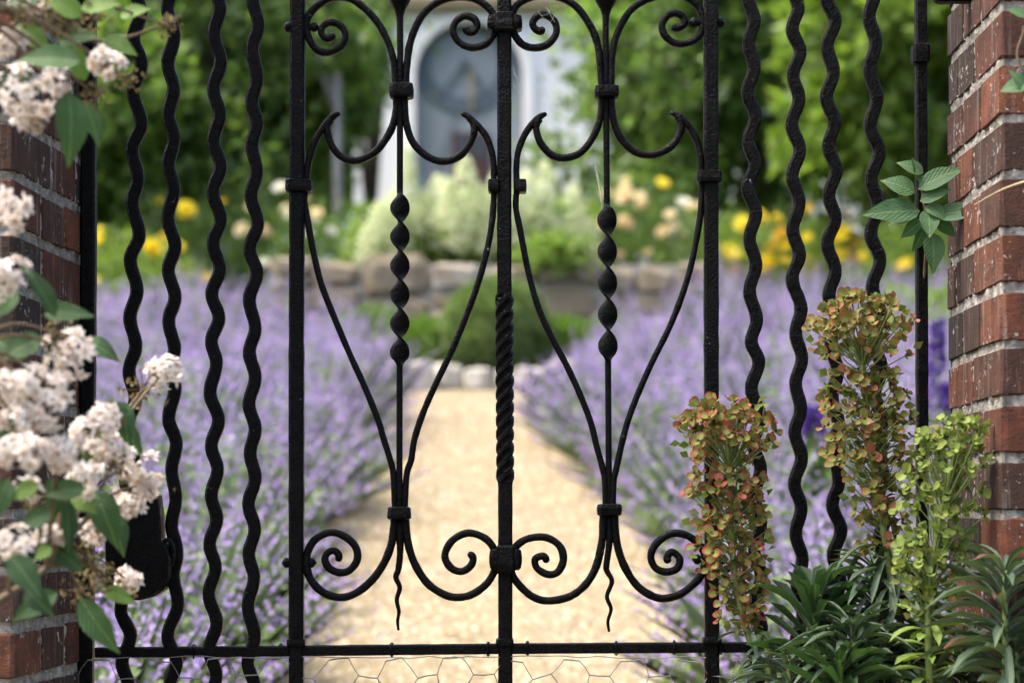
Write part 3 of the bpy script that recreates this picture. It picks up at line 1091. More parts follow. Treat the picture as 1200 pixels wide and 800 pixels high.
# hexagonal wire netting tied to the lower half
def netting():
    ge = Geo()
    rr = random.Random(3)
    side = 23.0
    hh = side * math.sqrt(3)
    y0 = 772
    verts = {}

    def vv(x, yy):
        k_ = (round(x), round(yy))
        if k_ not in verts:
            verts[k_] = g(x + rr.uniform(-4, 4), yy + rr.uniform(-3.5, 3.5), -0.010 + rr.uniform(-0.003, 0.003))
        return verts[k_]

    def wire(a, b, r):
        P = [a, a.lerp(b, 0.5) + Vector((rr.uniform(-1, 1), rr.uniform(-1, 1), rr.uniform(-1, 1))) * 0.0014, b]
        sweep(ge, P, prof_round(4), scale=[r] * 3, up=(0, 1, 0))
    for c_ in range(28):
        for r_ in range(11):
            cx = 118 + c_ * side * 1.5
            cy = y0 + hh / 2 + r_ * hh + (hh / 2 if c_ % 2 else 0)
            tl, tr = vv(cx - side / 2, cy - hh / 2), vv(cx + side / 2, cy - hh / 2)
            ml, mr = vv(cx - side, cy), vv(cx + side, cy)
            wire(tl, tr, 0.0010)
            wire(tl, ml, 0.0006)
            wire(tr, mr, 0.0006)
            bl, br = vv(cx - side / 2, cy + hh / 2), vv(cx + side / 2, cy + hh / 2)
            wire(ml, bl, 0.0006)
            wire(mr, br, 0.0006)
    sweep(ge, [g(108 + i * 22, 769 + rr.uniform(-1.5, 2.5), -0.009) for i in range(45)], prof_round(4), scale=[0.0007] * 45)
    obj('wire_netting', ge.mesh('wire_netting'), MAT['wire'], gate)
    for cx, cy in [(227, 763), (329, 762), (459, 761), (572, 760), (722, 759), (844, 758), (618, 759), (790, 758)]:
        ge = Geo()
        P = [g(cx + 1.2 * math.sin(a * 2), cy + 8.0 * math.cos(a), -0.0115 * math.sin(a)) for a in np.linspace(0, 2 * math.pi, 14)]
        sweep(ge, P, prof_round(5), scale=[0.0013] * 14, up=(1, 0, 0))
        obj('wire_tie', ge.mesh('wire_tie', True), IRON, gate)


netting()

# pintle bracket let into the right pier
ge = Geo()
P = [Vector((at(x, -7, 2.88).x, 2.88, at(x, -7, 2.88).z)) for x in (1094, 1097, 1104, 1120, 1150)]
sweep(ge, P, prof_rect(0.013, 0.012, 0.35), scale=[0.6, 0.9, 1, 1, 1], rough=0.05)
tag(obj('hinge_pintle', ge.mesh('hinge_pintle'), IRON), 'black iron bracket let into the right hand brick pier', 'iron bracket')

# cobweb remains
def web(strands, label):
    ge = Geo()
    for (a, b, sag) in strands:
        P = catmull([g(*a, -0.008), g((a[0] + b[0]) / 2 + sag * 0.3, (a[1] + b[1]) / 2 + sag, -0.010), g(*b, -0.008)], 4)
        sweep(ge, P, prof_round(3), scale=[0.00022] * len(P))
    tag(obj('cobweb', ge.mesh('cobweb'), MAT['cobweb']), label, 'cobweb', 'cobwebs on the gate')


web([((697, 195), (704, 238), 2), ((697, 197), (706, 225), -2), ((699, 200), (705, 246), 3), ((696, 194), (707, 206), 2), ((698, 205), (704, 230), -1), ((700, 212), (706, 240), 1)], 'torn grey cobweb hanging beside a beaded rod')
web([((601, 80), (607, 100), 2), ((601, 98), (612, 115), 3), ((601, 88), (608, 90), 2), ((601, 105), (610, 96), 1)], 'wispy cobweb strands on the centre bar')
web([((634, 20), (646, 12), 3), ((638, 30), (650, 18), 4), ((630, 15), (642, 26), 3), ((640, 10), (650, 28), 1)], 'cobweb caught in a small top scroll')

# ================================================================== GARDEN BEYOND THE GATE
def leaf_cloud(P, D, L, W, fold=0.25, roll=None):
    """P base points, D unit directions, L lengths, W widths -> folded two-triangle leaves"""
    n = len(P)
    D = D / np.linalg.norm(D, axis=1, keepdims=True)
    H = rng.normal(size=(n, 3))
    Y = np.cross(H, D)
    Y /= np.linalg.norm(Y, axis=1, keepdims=True) + 1e-9
    Zn = np.cross(D, Y)
    L = np.broadcast_to(L, (n,))[:, None]
    W = np.broadcast_to(W, (n,))[:, None]
    V = np.zeros((n, 4, 3), np.float32)
    V[:, 0] = P
    mid = P + D * L * 0.45
    V[:, 1] = mid + Y * W * 0.5 + Zn * W * fold
    V[:, 2] = P + D * L
    V[:, 3] = mid - Y * W * 0.5 + Zn * W * fold
    f = np.array([(0, 1, 2), (0, 2, 3)], np.int32)
    F = (np.arange(n)[:, None, None] * 4 + f[None]).reshape(-1, 3)
    return V.reshape(-1, 3), F


def rand_dirs(n):
    d = rng.normal(size=(n, 3))
    return d / np.linalg.norm(d, axis=1, keepdims=True)


def cat_mesh(name, parts):
    Vs, Fs, b = [], [], 0
    for V, F in parts:
        Vs.append(V); Fs.append(F + b); b += len(V)
    return tri_mesh(name, np.concatenate(Vs), np.concatenate(Fs))


# ------------------------------------------------------------------ catmint beds
def catmint(name, clumps, label):
    """clumps: (x, y, radius, height, spikes)"""
    flow, leaf = [], []
    for (cx, cy, rad, hh, ns) in clumps:
        a = rng.uniform(0, 2 * np.pi, ns)
        q = np.sqrt(rng.random(ns))
        bx = cx + np.cos(a) * q * rad * 0.45
        by = cy + np.sin(a) * q * rad * 0.45
        bz = np.array([gh(v) for v in by])
        h = hh * rng.uniform(0.45, 1.12, ns) * (1 - 0.45 * q ** 2)
        lx = np.cos(a) * q * rad * 0.75 + rng.normal(0, 0.05, ns)
        ly = np.sin(a) * q * rad * 0.75 + rng.normal(0, 0.05, ns)

        def pt(t):
            return np.stack([bx + lx * t ** 1.5, by + ly * t ** 1.5, bz + h * t], 1)
        top = pt(1.0)
        axis = pt(1.0) - pt(0.6)
        axis /= np.linalg.norm(axis, axis=1, keepdims=True)
        for t in (0.56, 0.66, 0.73, 0.80, 0.86, 0.92, 0.98):
            c = pt(t)
            for m in range(3):
                if t < 0.7 and m == 2: continue
                d = rand_dirs(ns) * 0.8 + axis * 0.5
                s = rng.uniform(0.018, 0.031, ns) * (1.12 - 0.45 * (t > 0.9)) * (0.72 if cy < 9 else 0.85 if cy < 12 else 1.0)
                flow.append(leaf_cloud(c, d, s, s * 0.8))
        for t in (0.16, 0.30, 0.44, 0.57, 0.68, 0.76):
            for m in range(2):
                d = rand_dirs(ns)
                d[:, 2] = np.abs(d[:, 2]) * 0.7
                leaf.append(leaf_cloud(pt(t), d, rng.uniform(0.03, 0.055, ns), rng.uniform(0.02, 0.032, ns)))
        # stems
        st = leaf_cloud(pt(0.0), axis * 1.0 + np.array([0, 0, 0.2]), h * 1.0, np.full(ns, 0.006))
        stem_v = st[0].reshape(-1, 4, 3)
        stem_v[:, 2] = top
        stem_v[:, 1] = pt(0.5) + np.array([0.003, 0, 0])
        stem_v[:, 3] = pt(0.5) - np.array([0.003, 0, 0])
        leaf.append((stem_v.reshape(-1, 3), st[1]))
    o = thing(name, (clumps[0][0], clumps[0][1], gh(clumps[0][1])), label, 'catmint')
    o['kind'] = 'stuff'
    f = obj('flower_spikes', cat_mesh('flower_spikes', flow), MAT['cat_flower'], o)
    l = obj('foliage', cat_mesh('foliage', leaf), MAT['cat_leaf'], o)
    f['kind'] = 'stuff'
    l['kind'] = 'stuff'


def bed(side):
    cl = []
    y = 3.75
    while y < 17.8:
        edge = 1.08 if side < 0 else 0.92
        if side > 0 and 9.7 < y < 12.8: edge = 0.50
        if side > 0 and 8.9 < y <= 10.5: edge = 0.80
        if side < 0 and y < 7: edge = 1.02
        if y > 13.0: edge = 1.30 if side < 0 else 0.98
        if y > 15.6: edge = 2.1 if side < 0 else 1.25
        wmax = max(1.6, 600 * y / FPX + 0.6)
        x = edge + rng.uniform(-0.06, 0.06)
        first = True
        while x < wmax:
            hh = rng.uniform(0.48, 0.76) * (0.86 if first else 1.0) * (1.0 if y < 11 else 1.12 if y < 14 else 1.28)
            dist = math.hypot(x, y)
            ns = int((185 if y < 9 else 140 if y < 12 else 95) * rng.choice([0.4, 0.85, 1.0, 1.15]))
            cl.append((side * x, y + rng.uniform(-0.12, 0.12), rng.uniform(0.36, 0.52), hh, ns))
            x += rng.uniform(0.42, 0.58)
            first = False
        y += rng.uniform(0.42, 0.54)
    return cl


catmint('catmint_bed', bed(-1), 'mass of mauve catmint flowers left of the gravel path')
catmint('catmint_bed', bed(1), 'mass of mauve catmint flowers right of the gravel path')


n = 420
yy = rng.uniform(5.2, 14.5, n)
e_ = rng.random(n) ** 2.2 * 0.55
xx = np.where(rng.random(n) < 0.5, -0.95 + e_, 0.78 - e_)
P_ = np.stack([xx, yy, S0 * (yy - GY) + 0.016], 1)
D_ = rand_dirs(n)
D_[:, 2] *= 0.15
V_, F_ = leaf_cloud(P_, D_, rng.uniform(0.012, 0.03, n), rng.uniform(0.008, 0.018, n))
tag(obj('fallen_petals', tri_mesh('fallen_petals', V_, F_), MAT['cat_flower']), 'fallen catmint petals strewn along the path edges', 'petals', kind='stuff')

# ------------------------------------------------------------------ stone edging, hedges, box ball, wall
def stone_mesh(seed, j=0.12):
    me = brick_mesh(seed, j, 0.16)
    return me


STONES = []
for i in range(6):
    me = stone_mesh(300 + i, 0.09)
    me.materials.append(MAT['wallstone'])
    STONES.append(me)
WSTONES = []
for i in range(5):
    me = stone_mesh(330 + i, 0.14)
    me.materials.append(MAT['whitestone'])
    WSTONES.append(me)

edging = thing('stone_edging', (0, 15.05, gh(15.05)), 'row of pale rounded stones edging the end of the gravel path', 'stone edging')
x = -1.15
rr = random.Random(4)
while x < 0.55:
    w = rr.uniform(0.13, 0.27)
    h = rr.uniform(0.13, 0.24)
    y = 15.05 + rr.uniform(-0.06, 0.06)
    Mx = Matrix.Translation((x + w / 2, y, gh(y) + h * 0.42)) @ Matrix.Rotation(rr.uniform(-0.5, 0.5), 4, 'Z') @ Matrix.Rotation(rr.uniform(-0.15, 0.15), 4, 'Y') @ Matrix.Diagonal((w * 1.05, w * 0.9, h, 1))
    inst('stone', rr.choice(WSTONES), Mx, edging)
    x += w * 1.0 + rr.uniform(0.01, 0.05)


def leafy_mound(name, c, rx, ry, rz, n, L, W, mat, label, cat, group=None, shell=0.35, bumpy=0.12):
    """a plant whose foliage fills a mound standing on the ground at c"""
    d = rand_dirs(n)
    d[:, 2] = d[:, 2]
    lump_ = np.array([mnoise.noise(Vector((float(a) * 2.6, float(b) * 2.6, float(e) * 2.6)) + Vector(c)) for a, b, e in d])
    rad = (1 - shell * rng.random(n) ** 1.6) * (1 + bumpy * 2 * lump_)
    P = d * rad[:, None] * np.array([rx, ry, rz])
    P[:, 2] += rz * 0.95
    keep = P[:, 2] > 0.02
    P, d = P[keep], d[keep]
    P += np.array(c)
    m = len(P)
    dirs = d * 0.9 + rand_dirs(m) * 0.9 + np.array([0, 0, 0.25])
    t = thing(name, c, label, cat, group)
    V, F = leaf_cloud(P, dirs, rng.uniform(0.7, 1.3, m) * L, rng.uniform(0.7, 1.3, m) * W)
    obj('foliage', tri_mesh('foliage', V, F), mat, t)
    ge = Geo()
    for k in range(7):
        a = k * 0.9 + rng.uniform(0, 0.5)
        e = Vector(c) + Vector((math.cos(a) * rx * 0.5, math.sin(a) * ry * 0.5, rz * rng.uniform(0.8, 1.4)))
        sweep(ge, [Vector(c), Vector(c).lerp(e, 0.5) + Vector((0, 0, rz * 0.15)), e], prof_round(5), scale=[0.014, 0.010, 0.005], up=(0.3, 1, 0.1))
    obj('stems', ge.mesh('stems'), MAT['bark'], t)
    return t


leafy_mound('box_ball', (-0.12, 15.55, gh(15.55) - 0.02), 0.41, 0.41, 0.42, 12000, 0.042, 0.03, MAT['box_leaf'], 'clipped round box bush in front of the stone wall', 'box bush', shell=0.16, bumpy=0.05)
for (cx, cy, rx, rz, lb) in [(-1.12, 15.85, 0.40, 0.29, 'low soft green mound beside the catmint, left end of the edging'), (-0.70, 15.75, 0.34, 0.25, 'low soft green mound touching the left side of the box bush'),
                             (0.38, 15.85, 0.32, 0.25, 'low soft green mound touching the right side of the box bush'), (0.78, 15.95, 0.32, 0.25, 'low soft green mound half hidden by the bulging catmint bank')]:
    leafy_mound('low_hedge_plant', (cx, cy, gh(cy) - 0.02), rx, 0.32, rz, 6500, 0.05, 0.02, MAT['hedge_leaf'], lb, 'low shrub', 'low green mounds before the wall', 0.3, 0.14)


# raised bed: a rough stone wall holding soil
WX0, WX1, WY0, WY1 = -1.95, 1.75, 16.7, 20.2
WTOP = at(0, 302, WY0).z
wall = thing('stone_wall', (0, WY0, gh(WY0)), 'low lichen covered stone wall holding up the raised flower bed', 'stone wall')
ge = Geo()
zb = gh(WY0) - 0.3
ge.box(((WX0 + WX1) / 2, WY0 + 0.17, (zb + WTOP - 0.05) / 2), (WX1 - WX0 - 0.05, 0.20, WTOP - 0.05 - zb))
ge.box((WX0 + 0.15, (WY0 + WY1) / 2 + 0.2, (zb + WTOP - 0.06) / 2), (0.20, WY1 - WY0, WTOP - 0.06 - zb))
ge.box((WX1 - 0.15, (WY0 + WY1) / 2 + 0.2, (zb + WTOP - 0.06) / 2), (0.20, WY1 - WY0, WTOP - 0.06 - zb))
obj('mortar', ge.mesh('mortar'), MAT['mortar'], wall)
rr = random.Random(21)
for seg in ('front', 'left', 'right'):
    Ln = WX1 - WX0 if seg == 'front' else 1.3
    u = 0.0
    while u < Ln - 0.08:
        w = min(rr.uniform(0.26, 0.60), Ln - u)
        z = gh(WY0) - 0.08
        top = WTOP + rr.uniform(-0.07, 0.05)
        while z < top - 0.03:
            h = rr.uniform(0.11, 0.33)
            if top - z - h < 0.09: h = top - z
            parts_ = 1 if rr.random() < 0.55 or h > 0.25 else 2
            cut = rr.uniform(0.35, 0.65)
            for q in range(parts_):
                a_, b_ = (0, 1) if parts_ == 1 else ((0, cut) if q == 0 else (cut, 1))
                uu, ww = u + w * (a_ + b_) / 2, w * (b_ - a_)
                d = rr.uniform(0.24, 0.32)
                ex = rr.uniform(0.95, 1.06)
                if seg == 'front': c = (WX0 + uu, WY0 + 0.15 + rr.uniform(-0.025, 0.025), z + h / 2); sc = (ww * ex, d, h * 0.98)
                elif seg == 'left': c = (WX0 + 0.13, WY0 + 0.32 + uu, z + h / 2); sc = (d, ww * ex, h * 0.98)
                else: c = (WX1 - 0.13, WY0 + 0.32 + uu, z + h / 2); sc = (d, ww * ex, h * 0.98)
                inst('stone', rr.choice(STONES), Matrix.Translation(c) @ Matrix.Rotation(rr.uniform(-0.10, 0.10), 4, 'Y') @ Matrix.Diagonal((*sc, 1)), wall)
            z += h
        u += w
ge = Geo()
ge.box(((WX0 + WX1) / 2, (WY0 + WY1) / 2 + 0.2, WTOP - 0.16), (WX1 - WX0 - 0.3, WY1 - WY0 - 0.1, 0.16), 0.01)
tag(obj('bed_soil', ge.mesh('bed_soil'), MAT['soil']), kind='structure')


# ------------------------------------------------------------------ flowering shrubs
def bloom_mesh(mat, seed):
    """a full rose: three whorls of cupped petals"""
    rr = random.Random(seed)
    ge = Geo()
    for ring, (n, r, zz, lean) in enumerate(((6, 1.0, -0.1, 0.55), (5, 0.72, 0.15, 0.3), (4, 0.4, 0.3, 0.12))):
        for k in range(n):
            a = 2 * math.pi * (k + ring * 0.4) / n + rr.uniform(-0.15, 0.15)
            da = math.pi / n * 1.35
            V = []
            for (rr_, z_) in ((0.12, -0.45), (r * 0.85, zz), (r * (0.85 + lean * 0.5), zz + 0.45)):
                for s in (-1, 0, 1):
                    q = da * s * (0.5 if z_ < -0.3 else 1.0)
                    V.append((rr_ * math.cos(a + q), rr_ * math.sin(a + q), z_ - 0.10 * abs(s) + rr.uniform(-.04, .04)))
            ge.add(V, [(0, 1, 4, 3), (1, 2, 5, 4), (3, 4, 7, 6), (4, 5, 8, 7)])
    me = ge.mesh('bloom', True)
    me.materials.append(mat)
    return me


BLOOM = {k: [bloom_mesh(MAT[k], i) for i in range(3)] for k in ('yellow', 'apricot', 'orange', 'whitep')}


def rose_bush(px, py_top, d, rx, kind, blooms, nb, label, leafm='rose_leaf', n=3200, size=0.055, base_z=None, group='rose bushes beyond the catmint'):
    x = (px - 600) * d / FPX
    base = gh(d) if base_z is None else base_z
    top = at(px, py_top, d).z
    rz = (top - base) / 2
    t = leafy_mound('rose_bush', (x, d, base), rx, rx * 0.8, rz, n, size, size * 0.7, MAT[leafm], label, 'rose bush', group, 0.6, 0.2)
    rr = random.Random(int(px * 7 + d))
    k = 0
    spots = []
    for (bx, by, s, kd) in blooms:
        p = at(bx, by, d - rx * 0.75)
        spots.append((p, s, kd))
    for _ in range(nb):
        a = rr.uniform(-math.pi, 0)
        e = rr.uniform(-0.2, 1.2)
        v = Vector((math.cos(e) * math.cos(a), math.cos(e) * math.sin(a) * 0.8, 0))
        p = Vector((x, d, base + rz)) + Vector((v.x * rx * 1.02, v.y * rx * 1.02, math.sin(e) * rz * 1.02))
        spots.append((p, rr.uniform(0.035, 0.055), kind))
    for (p, s, kd) in spots:
        nrm = Vector((rr.uniform(-0.7, 0.7), -0.7, rr.uniform(0.2, 1.0)))
        inst('bloom', rr.choice(BLOOM[kd]), face_frame(p, nrm, s, rr.uniform(0, 6)), t)
    return t


Y_, A_, O_, W_ = 'yellow', 'apricot', 'orange', 'whitep'
rose_bush(150, 268, 18.8, 0.75, Y_, [(178, 292, 0.085, Y_), (120, 350, 0.05, Y_), (135, 372, 0.05, Y_)], 5, 'yellow rose bush behind the left pier, beside the tall catmint', 'lime_leaf')
rose_bush(225, 228, 19.6, 0.65, Y_, [(218, 247, 0.085, Y_), (205, 290, 0.085, Y_), (192, 283, 0.07, O_), (210, 320, 0.085, Y_), (200, 330, 0.07, Y_)], 2, 'dark leaved rose bush with one large yellow bloom at its top')
rose_bush(305, 205, 19.8, 0.62, A_, [(284, 270, 0.07, A_), (310, 272, 0.06, A_), (322, 310, 0.055, O_), (332, 315, 0.05, O_)], 5, 'rose bush with a few apricot blooms beside the tall stile')
rose_bush(385, 235, 19.0, 0.6, W_, [(370, 250, 0.06, A_), (405, 295, 0.05, W_), (328, 220, 0.065, W_)], 8, 'rose bush with small creamy blooms near the grey post')
rose_bush(755, 208, 18.3, 0.72, A_, [(733, 228, 0.085, A_), (752, 238, 0.06, A_), (785, 252, 0.055, A_), (777, 272, 0.06, A_), (732, 262, 0.07, A_), (710, 262, 0.065, A_), (790, 265, 0.055, A_), (800, 237, 0.055, W_), (776, 215, 0.055, Y_)], 16, 'tall rose bush covered in apricot and cream blooms beside the raised bed', n=4500)
rose_bush(850, 236, 19.2, 0.62, Y_, [(853, 297, 0.105, Y_), (863, 318, 0.08, Y_), (898, 309, 0.09, Y_), (870, 262, 0.07, Y_), (890, 255, 0.07, Y_)], 5, 'rose bush with one very large yellow bloom above the catmint', 'lime_leaf')
rose_bush(925, 240, 19.6, 0.6, Y_, [(915, 275, 0.075, O_), (906, 290, 0.07, O_), (955, 308, 0.09, Y_), (941, 318, 0.09, Y_), (930, 312, 0.08, Y_)], 7, 'rose bush crowded with yellow and orange blooms between wavy bars')
rose_bush(990, 235, 19.0, 0.62, Y_, [(985, 275, 0.11, Y_), (1005, 287, 0.075, O_), (1003, 305, 0.06, O_), (985, 300, 0.085, Y_), (1045, 308, 0.075, Y_), (1050, 318, 0.07, Y_)], 8, 'bright yellow rose bush behind the wavy bars near the right pier', 'lime_leaf')
rose_bush(1075, 250, 17.8, 0.62, Y_, [(1060, 310, 0.06, Y_)], 4, 'leafy lime green rose bush with few blooms beside the right pier', 'lime_leaf')
rose_bush(1130, 330, 14.5, 0.7, Y_, [], 2, 'lime green bush low against the right pier edge', 'lime_leaf', 3800)


def plume_shrub(px, py_top, d, rx, plumes, label):
    x = (px - 600) * d / FPX
    base = WTOP - 0.08
    top = at(px, py_top + 30, d).z
    rz = max(0.25, (top - base) / 2)
    t = leafy_mound('plume_shrub', (x, d, base), rx, rx * 0.8, rz, 3000, 0.08, 0.05, MAT['lime_leaf'], label, 'flowering shrub', 'pale plumed shrubs on the raised bed', 0.6, 0.15)
    for (bx, by, w, h) in plumes:
        p = at(bx, by, d - rx * 0.85)
        s = d / FPX
        n = 330
        tt = rng.random(n)
        a = rng.uniform(0, 6.283, n)
        r = w * s * 0.42 * np.sqrt(np.clip(1.0 - tt, 0, 1)) * (0.45 + 1.1 * rng.random(n)) * np.clip(tt * 6 + 0.4, 0, 1)
        P = np.stack([p.x + np.cos(a) * r, p.y + np.sin(a) * r, p.z - h * s * 0.5 + tt * h * s], 1)
        V, F = leaf_cloud(P, rand_dirs(n) + np.stack([np.cos(a), np.sin(a), np.full(n, 0.3)], 1), rng.uniform(0.02, 0.045, n), rng.uniform(0.02, 0.04, n))
        c = p
        ge = Geo()
        sweep(ge, [Vector((c.x, c.y, c.z - h * s * 0.9)), Vector((c.x, c.y, c.z + h * s * 0.5))], prof_round(4), scale=[0.006, 0.003])
        o = obj('plume', cat_mesh('plume', [(V, F), (np.array(ge.V, np.float32), np.array([f for q in ge.F for f in (((q[0], q[1], q[2]), (q[0], q[2], q[3])))], np.int32))]), MAT['plume'], t)


plume_shrub(485, 205, 18.2, 0.62, [(445, 262, 30, 50), (462, 250, 28, 52), (480, 228, 28, 58), (497, 250, 28, 50), (512, 235, 28, 56), (520, 268, 26, 46), (432, 285, 26, 40), (470, 285, 26, 40), (478, 195, 20, 44)], 'pale plumed shrub beside the beaded rod, over the wall')
plume_shrub(565, 190, 18.0, 0.62, [(545, 215, 32, 60), (524, 238, 28, 56), (562, 245, 30, 56), (580, 235, 28, 56), (570, 275, 28, 46), (540, 270, 28, 46), (598, 262, 28, 48)], 'pale plumed shrub in front of the sundial house')
plume_shrub(645, 205, 18.2, 0.62, [(615, 230, 30, 54), (638, 215, 28, 46), (640, 255, 30, 50), (672, 250, 34, 62), (622, 272, 28, 46), (655, 285, 28, 44), (690, 280, 26, 44)], 'pale plumed shrub beside the apricot roses')


leafy_mound('trailing_plant', (at(650, 0, 16.72).x, 16.72, at(0, 322, 16.72).z), 0.34, 0.22, 0.17, 900, 0.07, 0.05, MAT['lime_leaf'],
            'lime green trailing plant spilling over the stone wall', 'trailing plant', None, 0.9, 0.5)


def delphinium(px, py0, py1, d, w, label):
    p0 = at(px, py1, d)
    p1 = at(px, py0, d)
    base = Vector((p0.x + 0.03, d, gh(d)))
    t = thing('delphinium', base, label, 'delphinium', 'purple delphiniums in the right hand bed')
    ge = Geo()
    sweep(ge, catmull([base, p0, p1], 4), prof_round(6), scale=[0.006] * 9, up=(1, 0, 0.1))
    obj('stem', ge.mesh('stem', True), MAT['euph_stem'], t)
    n = 150
    tt = rng.random(n)
    a = rng.uniform(0, 6.283, n)
    wr = w * d / FPX * 0.5 * (1 - 0.75 * tt)
    P = np.stack([p0.x + np.cos(a) * wr * 0.6, d + np.sin(a) * wr * 0.6, p0.z + tt * (p1.z - p0.z)], 1)
    V, F = leaf_cloud(P, np.stack([np.cos(a), np.sin(a), rng.uniform(-0.3, 0.5, n)], 1) + rand_dirs(n) * 0.4, np.full(n, 0.034), np.full(n, 0.034))
    obj('flower_spike', tri_mesh('flower_spike', V, F), MAT['delph'], t)
    n = 60
    P = np.stack([np.full(n, base.x), np.full(n, d), base.z + rng.uniform(0.05, 0.5, n)], 1)
    V, F = leaf_cloud(P, rand_dirs(n) + np.array([0, 0, 0.3]), np.full(n, 0.12), np.full(n, 0.06))
    obj('foliage', tri_mesh('foliage', V, F), MAT['rose_leaf'], t)


delphinium(1098, 378, 476, 8.0, 19, 'tall purple delphinium spike between the thin stile and right pier')
delphinium(1111, 452, 492, 8.2, 13, 'short purple delphinium spike touching the right pier edge')
delphinium(953, 478, 506, 7.6, 26, 'stubby violet delphinium behind the wavy bars')
delphinium(620, 330, 352, 17.0, 14, 'small mauve delphinium at the foot of the wall')


# ------------------------------------------------------------------ trees
def tree(x, d, trunk_r, clumps, n_leaf, L, mat, label, group='trees at the back of the garden', lean=0.0, nsub=26, W=0.6):
    """clumps: (dx, dy, z above ground, radius) blobs of crown; leaves gather in smaller tufts inside them"""
    base = Vector((x, d, gh(d) - 0.05))
    t = thing('tree', base, label, 'tree', group)
    rr = random.Random(int(abs(x) * 100 + d * 10))
    ge = Geo()
    zc = max(c[2] for c in clumps) * 0.75
    tp = [base, base + Vector((lean * 0.3, 0.05, zc * 0.35)), base + Vector((lean * 0.8, -0.05, zc * 0.7)), base + Vector((lean, 0, zc))]
    tp = catmull(tp, 5)
    sweep(ge, tp, prof_round(8), scale=list(np.linspace(trunk_r, trunk_r * 0.35, len(tp))), up=(0, 1, 0.05), rough=0.12)
    tufts = []
    for (dx, dy, z, r) in clumps:
        c = base + Vector((dx, dy, z))
        st = tp[int(len(tp) * rr.uniform(0.3, 0.8))]
        mid = st.lerp(c, 0.5) + Vector((0, 0, 0.15 * r))
        sweep(ge, catmull([st, mid, c], 4), prof_round(6), scale=list(np.linspace(trunk_r * 0.5, trunk_r * 0.15, 9)), up=(0.2, 1, 0.1))
        for _ in range(nsub):
            v = Vector((rr.gauss(0, 1), rr.gauss(0, 1), rr.gauss(0, 1))).normalized()
            q = c + v * r * rr.uniform(0.55, 1.05) ** 0.7
            tufts.append((q, r * rr.uniform(0.16, 0.36), v))
            if rr.random() < 0.35:
                sweep(ge, [c, c.lerp(q, 0.6) + Vector((0, 0, 0.04)), q], prof_round(4), scale=[trunk_r * 0.14, trunk_r * 0.08, 0.004], up=(0.3, 1, 0.2))
    obj('trunk', ge.mesh('trunk', True), MAT['bark'], t)
    per = max(4, n_leaf // len(tufts))
    Ps, Ds = [], []
    for (q, s, v) in tufts:
        o_ = rng.normal(size=(per, 3)) * s * np.array([1, 1, 0.7]) * 0.75
        Ps.append(np.array(q) + o_)
        Ds.append(rand_dirs(per) * 0.9 + np.array(v) * 0.4 + np.array([0, 0, -0.35]))
    P = np.concatenate(Ps)
    Dd = np.concatenate(Ds)
    m = len(P)
    l = rng.uniform(0.65, 1.3, m) * L
    V, F = leaf_cloud(P, Dd, l, l * W)
    obj('crown', tri_mesh('crown', V, F), MAT[mat], t)
    return t


def blobs(cx, cz, rx, rz, n, r, seed, ry=0.9):
    rr = random.Random(seed)
    out = []
    for i in range(n):
        a = rr.uniform(0, 6.283)
        q = math.sqrt(rr.random())
        out.append((cx + math.cos(a) * q * rx, rr.uniform(-ry, ry), cz + math.sin(a) * q * rz, r * rr.uniform(0.75, 1.25)))
    return out


# left side
tree(-3.45, 21.5, 0.13, blobs(0, 3.6, 1.5, 2.0, 15, 0.75, 1), 15000, 0.17, 'tree_dark', 'large dark green tree with a leaning trunk behind the left wavy bars', lean=0.9)
tree(-4.9, 20.5, 0.12, blobs(0, 3.4, 1.2, 2.1, 12, 0.75, 2), 11000, 0.17, 'tree_mid', 'bushy green tree close to the left brick pier')
tree(-2.3, 22.6, 0.10, blobs(-0.05, 3.3, 0.42, 1.9, 11, 0.52, 3), 9500, 0.15, 'tree_mid', 'green tree beside the grey post, left of the white house')
tree(-2.9, 24.5, 0.12, blobs(-0.1, 4.6, 0.9, 1.7, 10, 0.8, 4), 11000, 0.14, 'tree_dark', 'dark tree close behind the grey post')
tree(-1.9, 26.0, 0.10, blobs(0.15, 6.3, 0.55, 0.75, 6, 0.5, 14), 5000, 0.13, 'tree_dark', 'high dark tree overhanging the roof line of the house', lean=0.3)
# right side
tree(1.55, 21.5, 0.12, blobs(0.05, 3.5, 0.75, 2.0, 13, 0.62, 5), 13500, 0.15, 'tree_dark', 'dark leafy tree right of the white house behind the apricot roses')
tree(2.75, 23.0, 0.12, blobs(0.0, 3.4, 0.85, 2.2, 11, 0.7, 6), 8500, 0.16, 'tree_dark', 'dark green tree behind the yellow roses and wavy bars')
tree(3.35, 18.6, 0.08, blobs(0.1, 3.05, 0.75, 1.3, 12, 0.5, 7), 9000, 0.19, 'tree_light', 'bright yellow green tree with large leaves near the right pier', W=0.5)
tree(4.35, 20.0, 0.11, blobs(0, 3.2, 0.8, 2.2, 12, 0.65, 8), 10000, 0.17, 'tree_mid', 'leafy green tree beside the right brick pier')
tree(1.4, 24.2, 0.11, blobs(0.1, 5.6, 0.8, 0.9, 7, 0.7, 9), 8000, 0.13, 'tree_mid', 'sunlit green tree rising beside the sundial')
# further back
for (x, d, sd, lb) in [(-7.5, 31, 11, 'tall tree of the back row beyond the left brick pier'), (-4.2, 33, 12, 'tall tree of the back row left of the white house'),
                      (5.2, 33, 13, 'tall tree of the back row right of the white house'), (8.5, 30, 15, 'tall tree of the back row beyond the right brick pier')]:
    tree(x, d, 0.25, blobs(0, 4.5, 2.4, 3.4, 15, 1.6, sd, 1.5), 12000, 0.30, 'tree_mid', lb, 'tall trees closing off the garden', nsub=34)

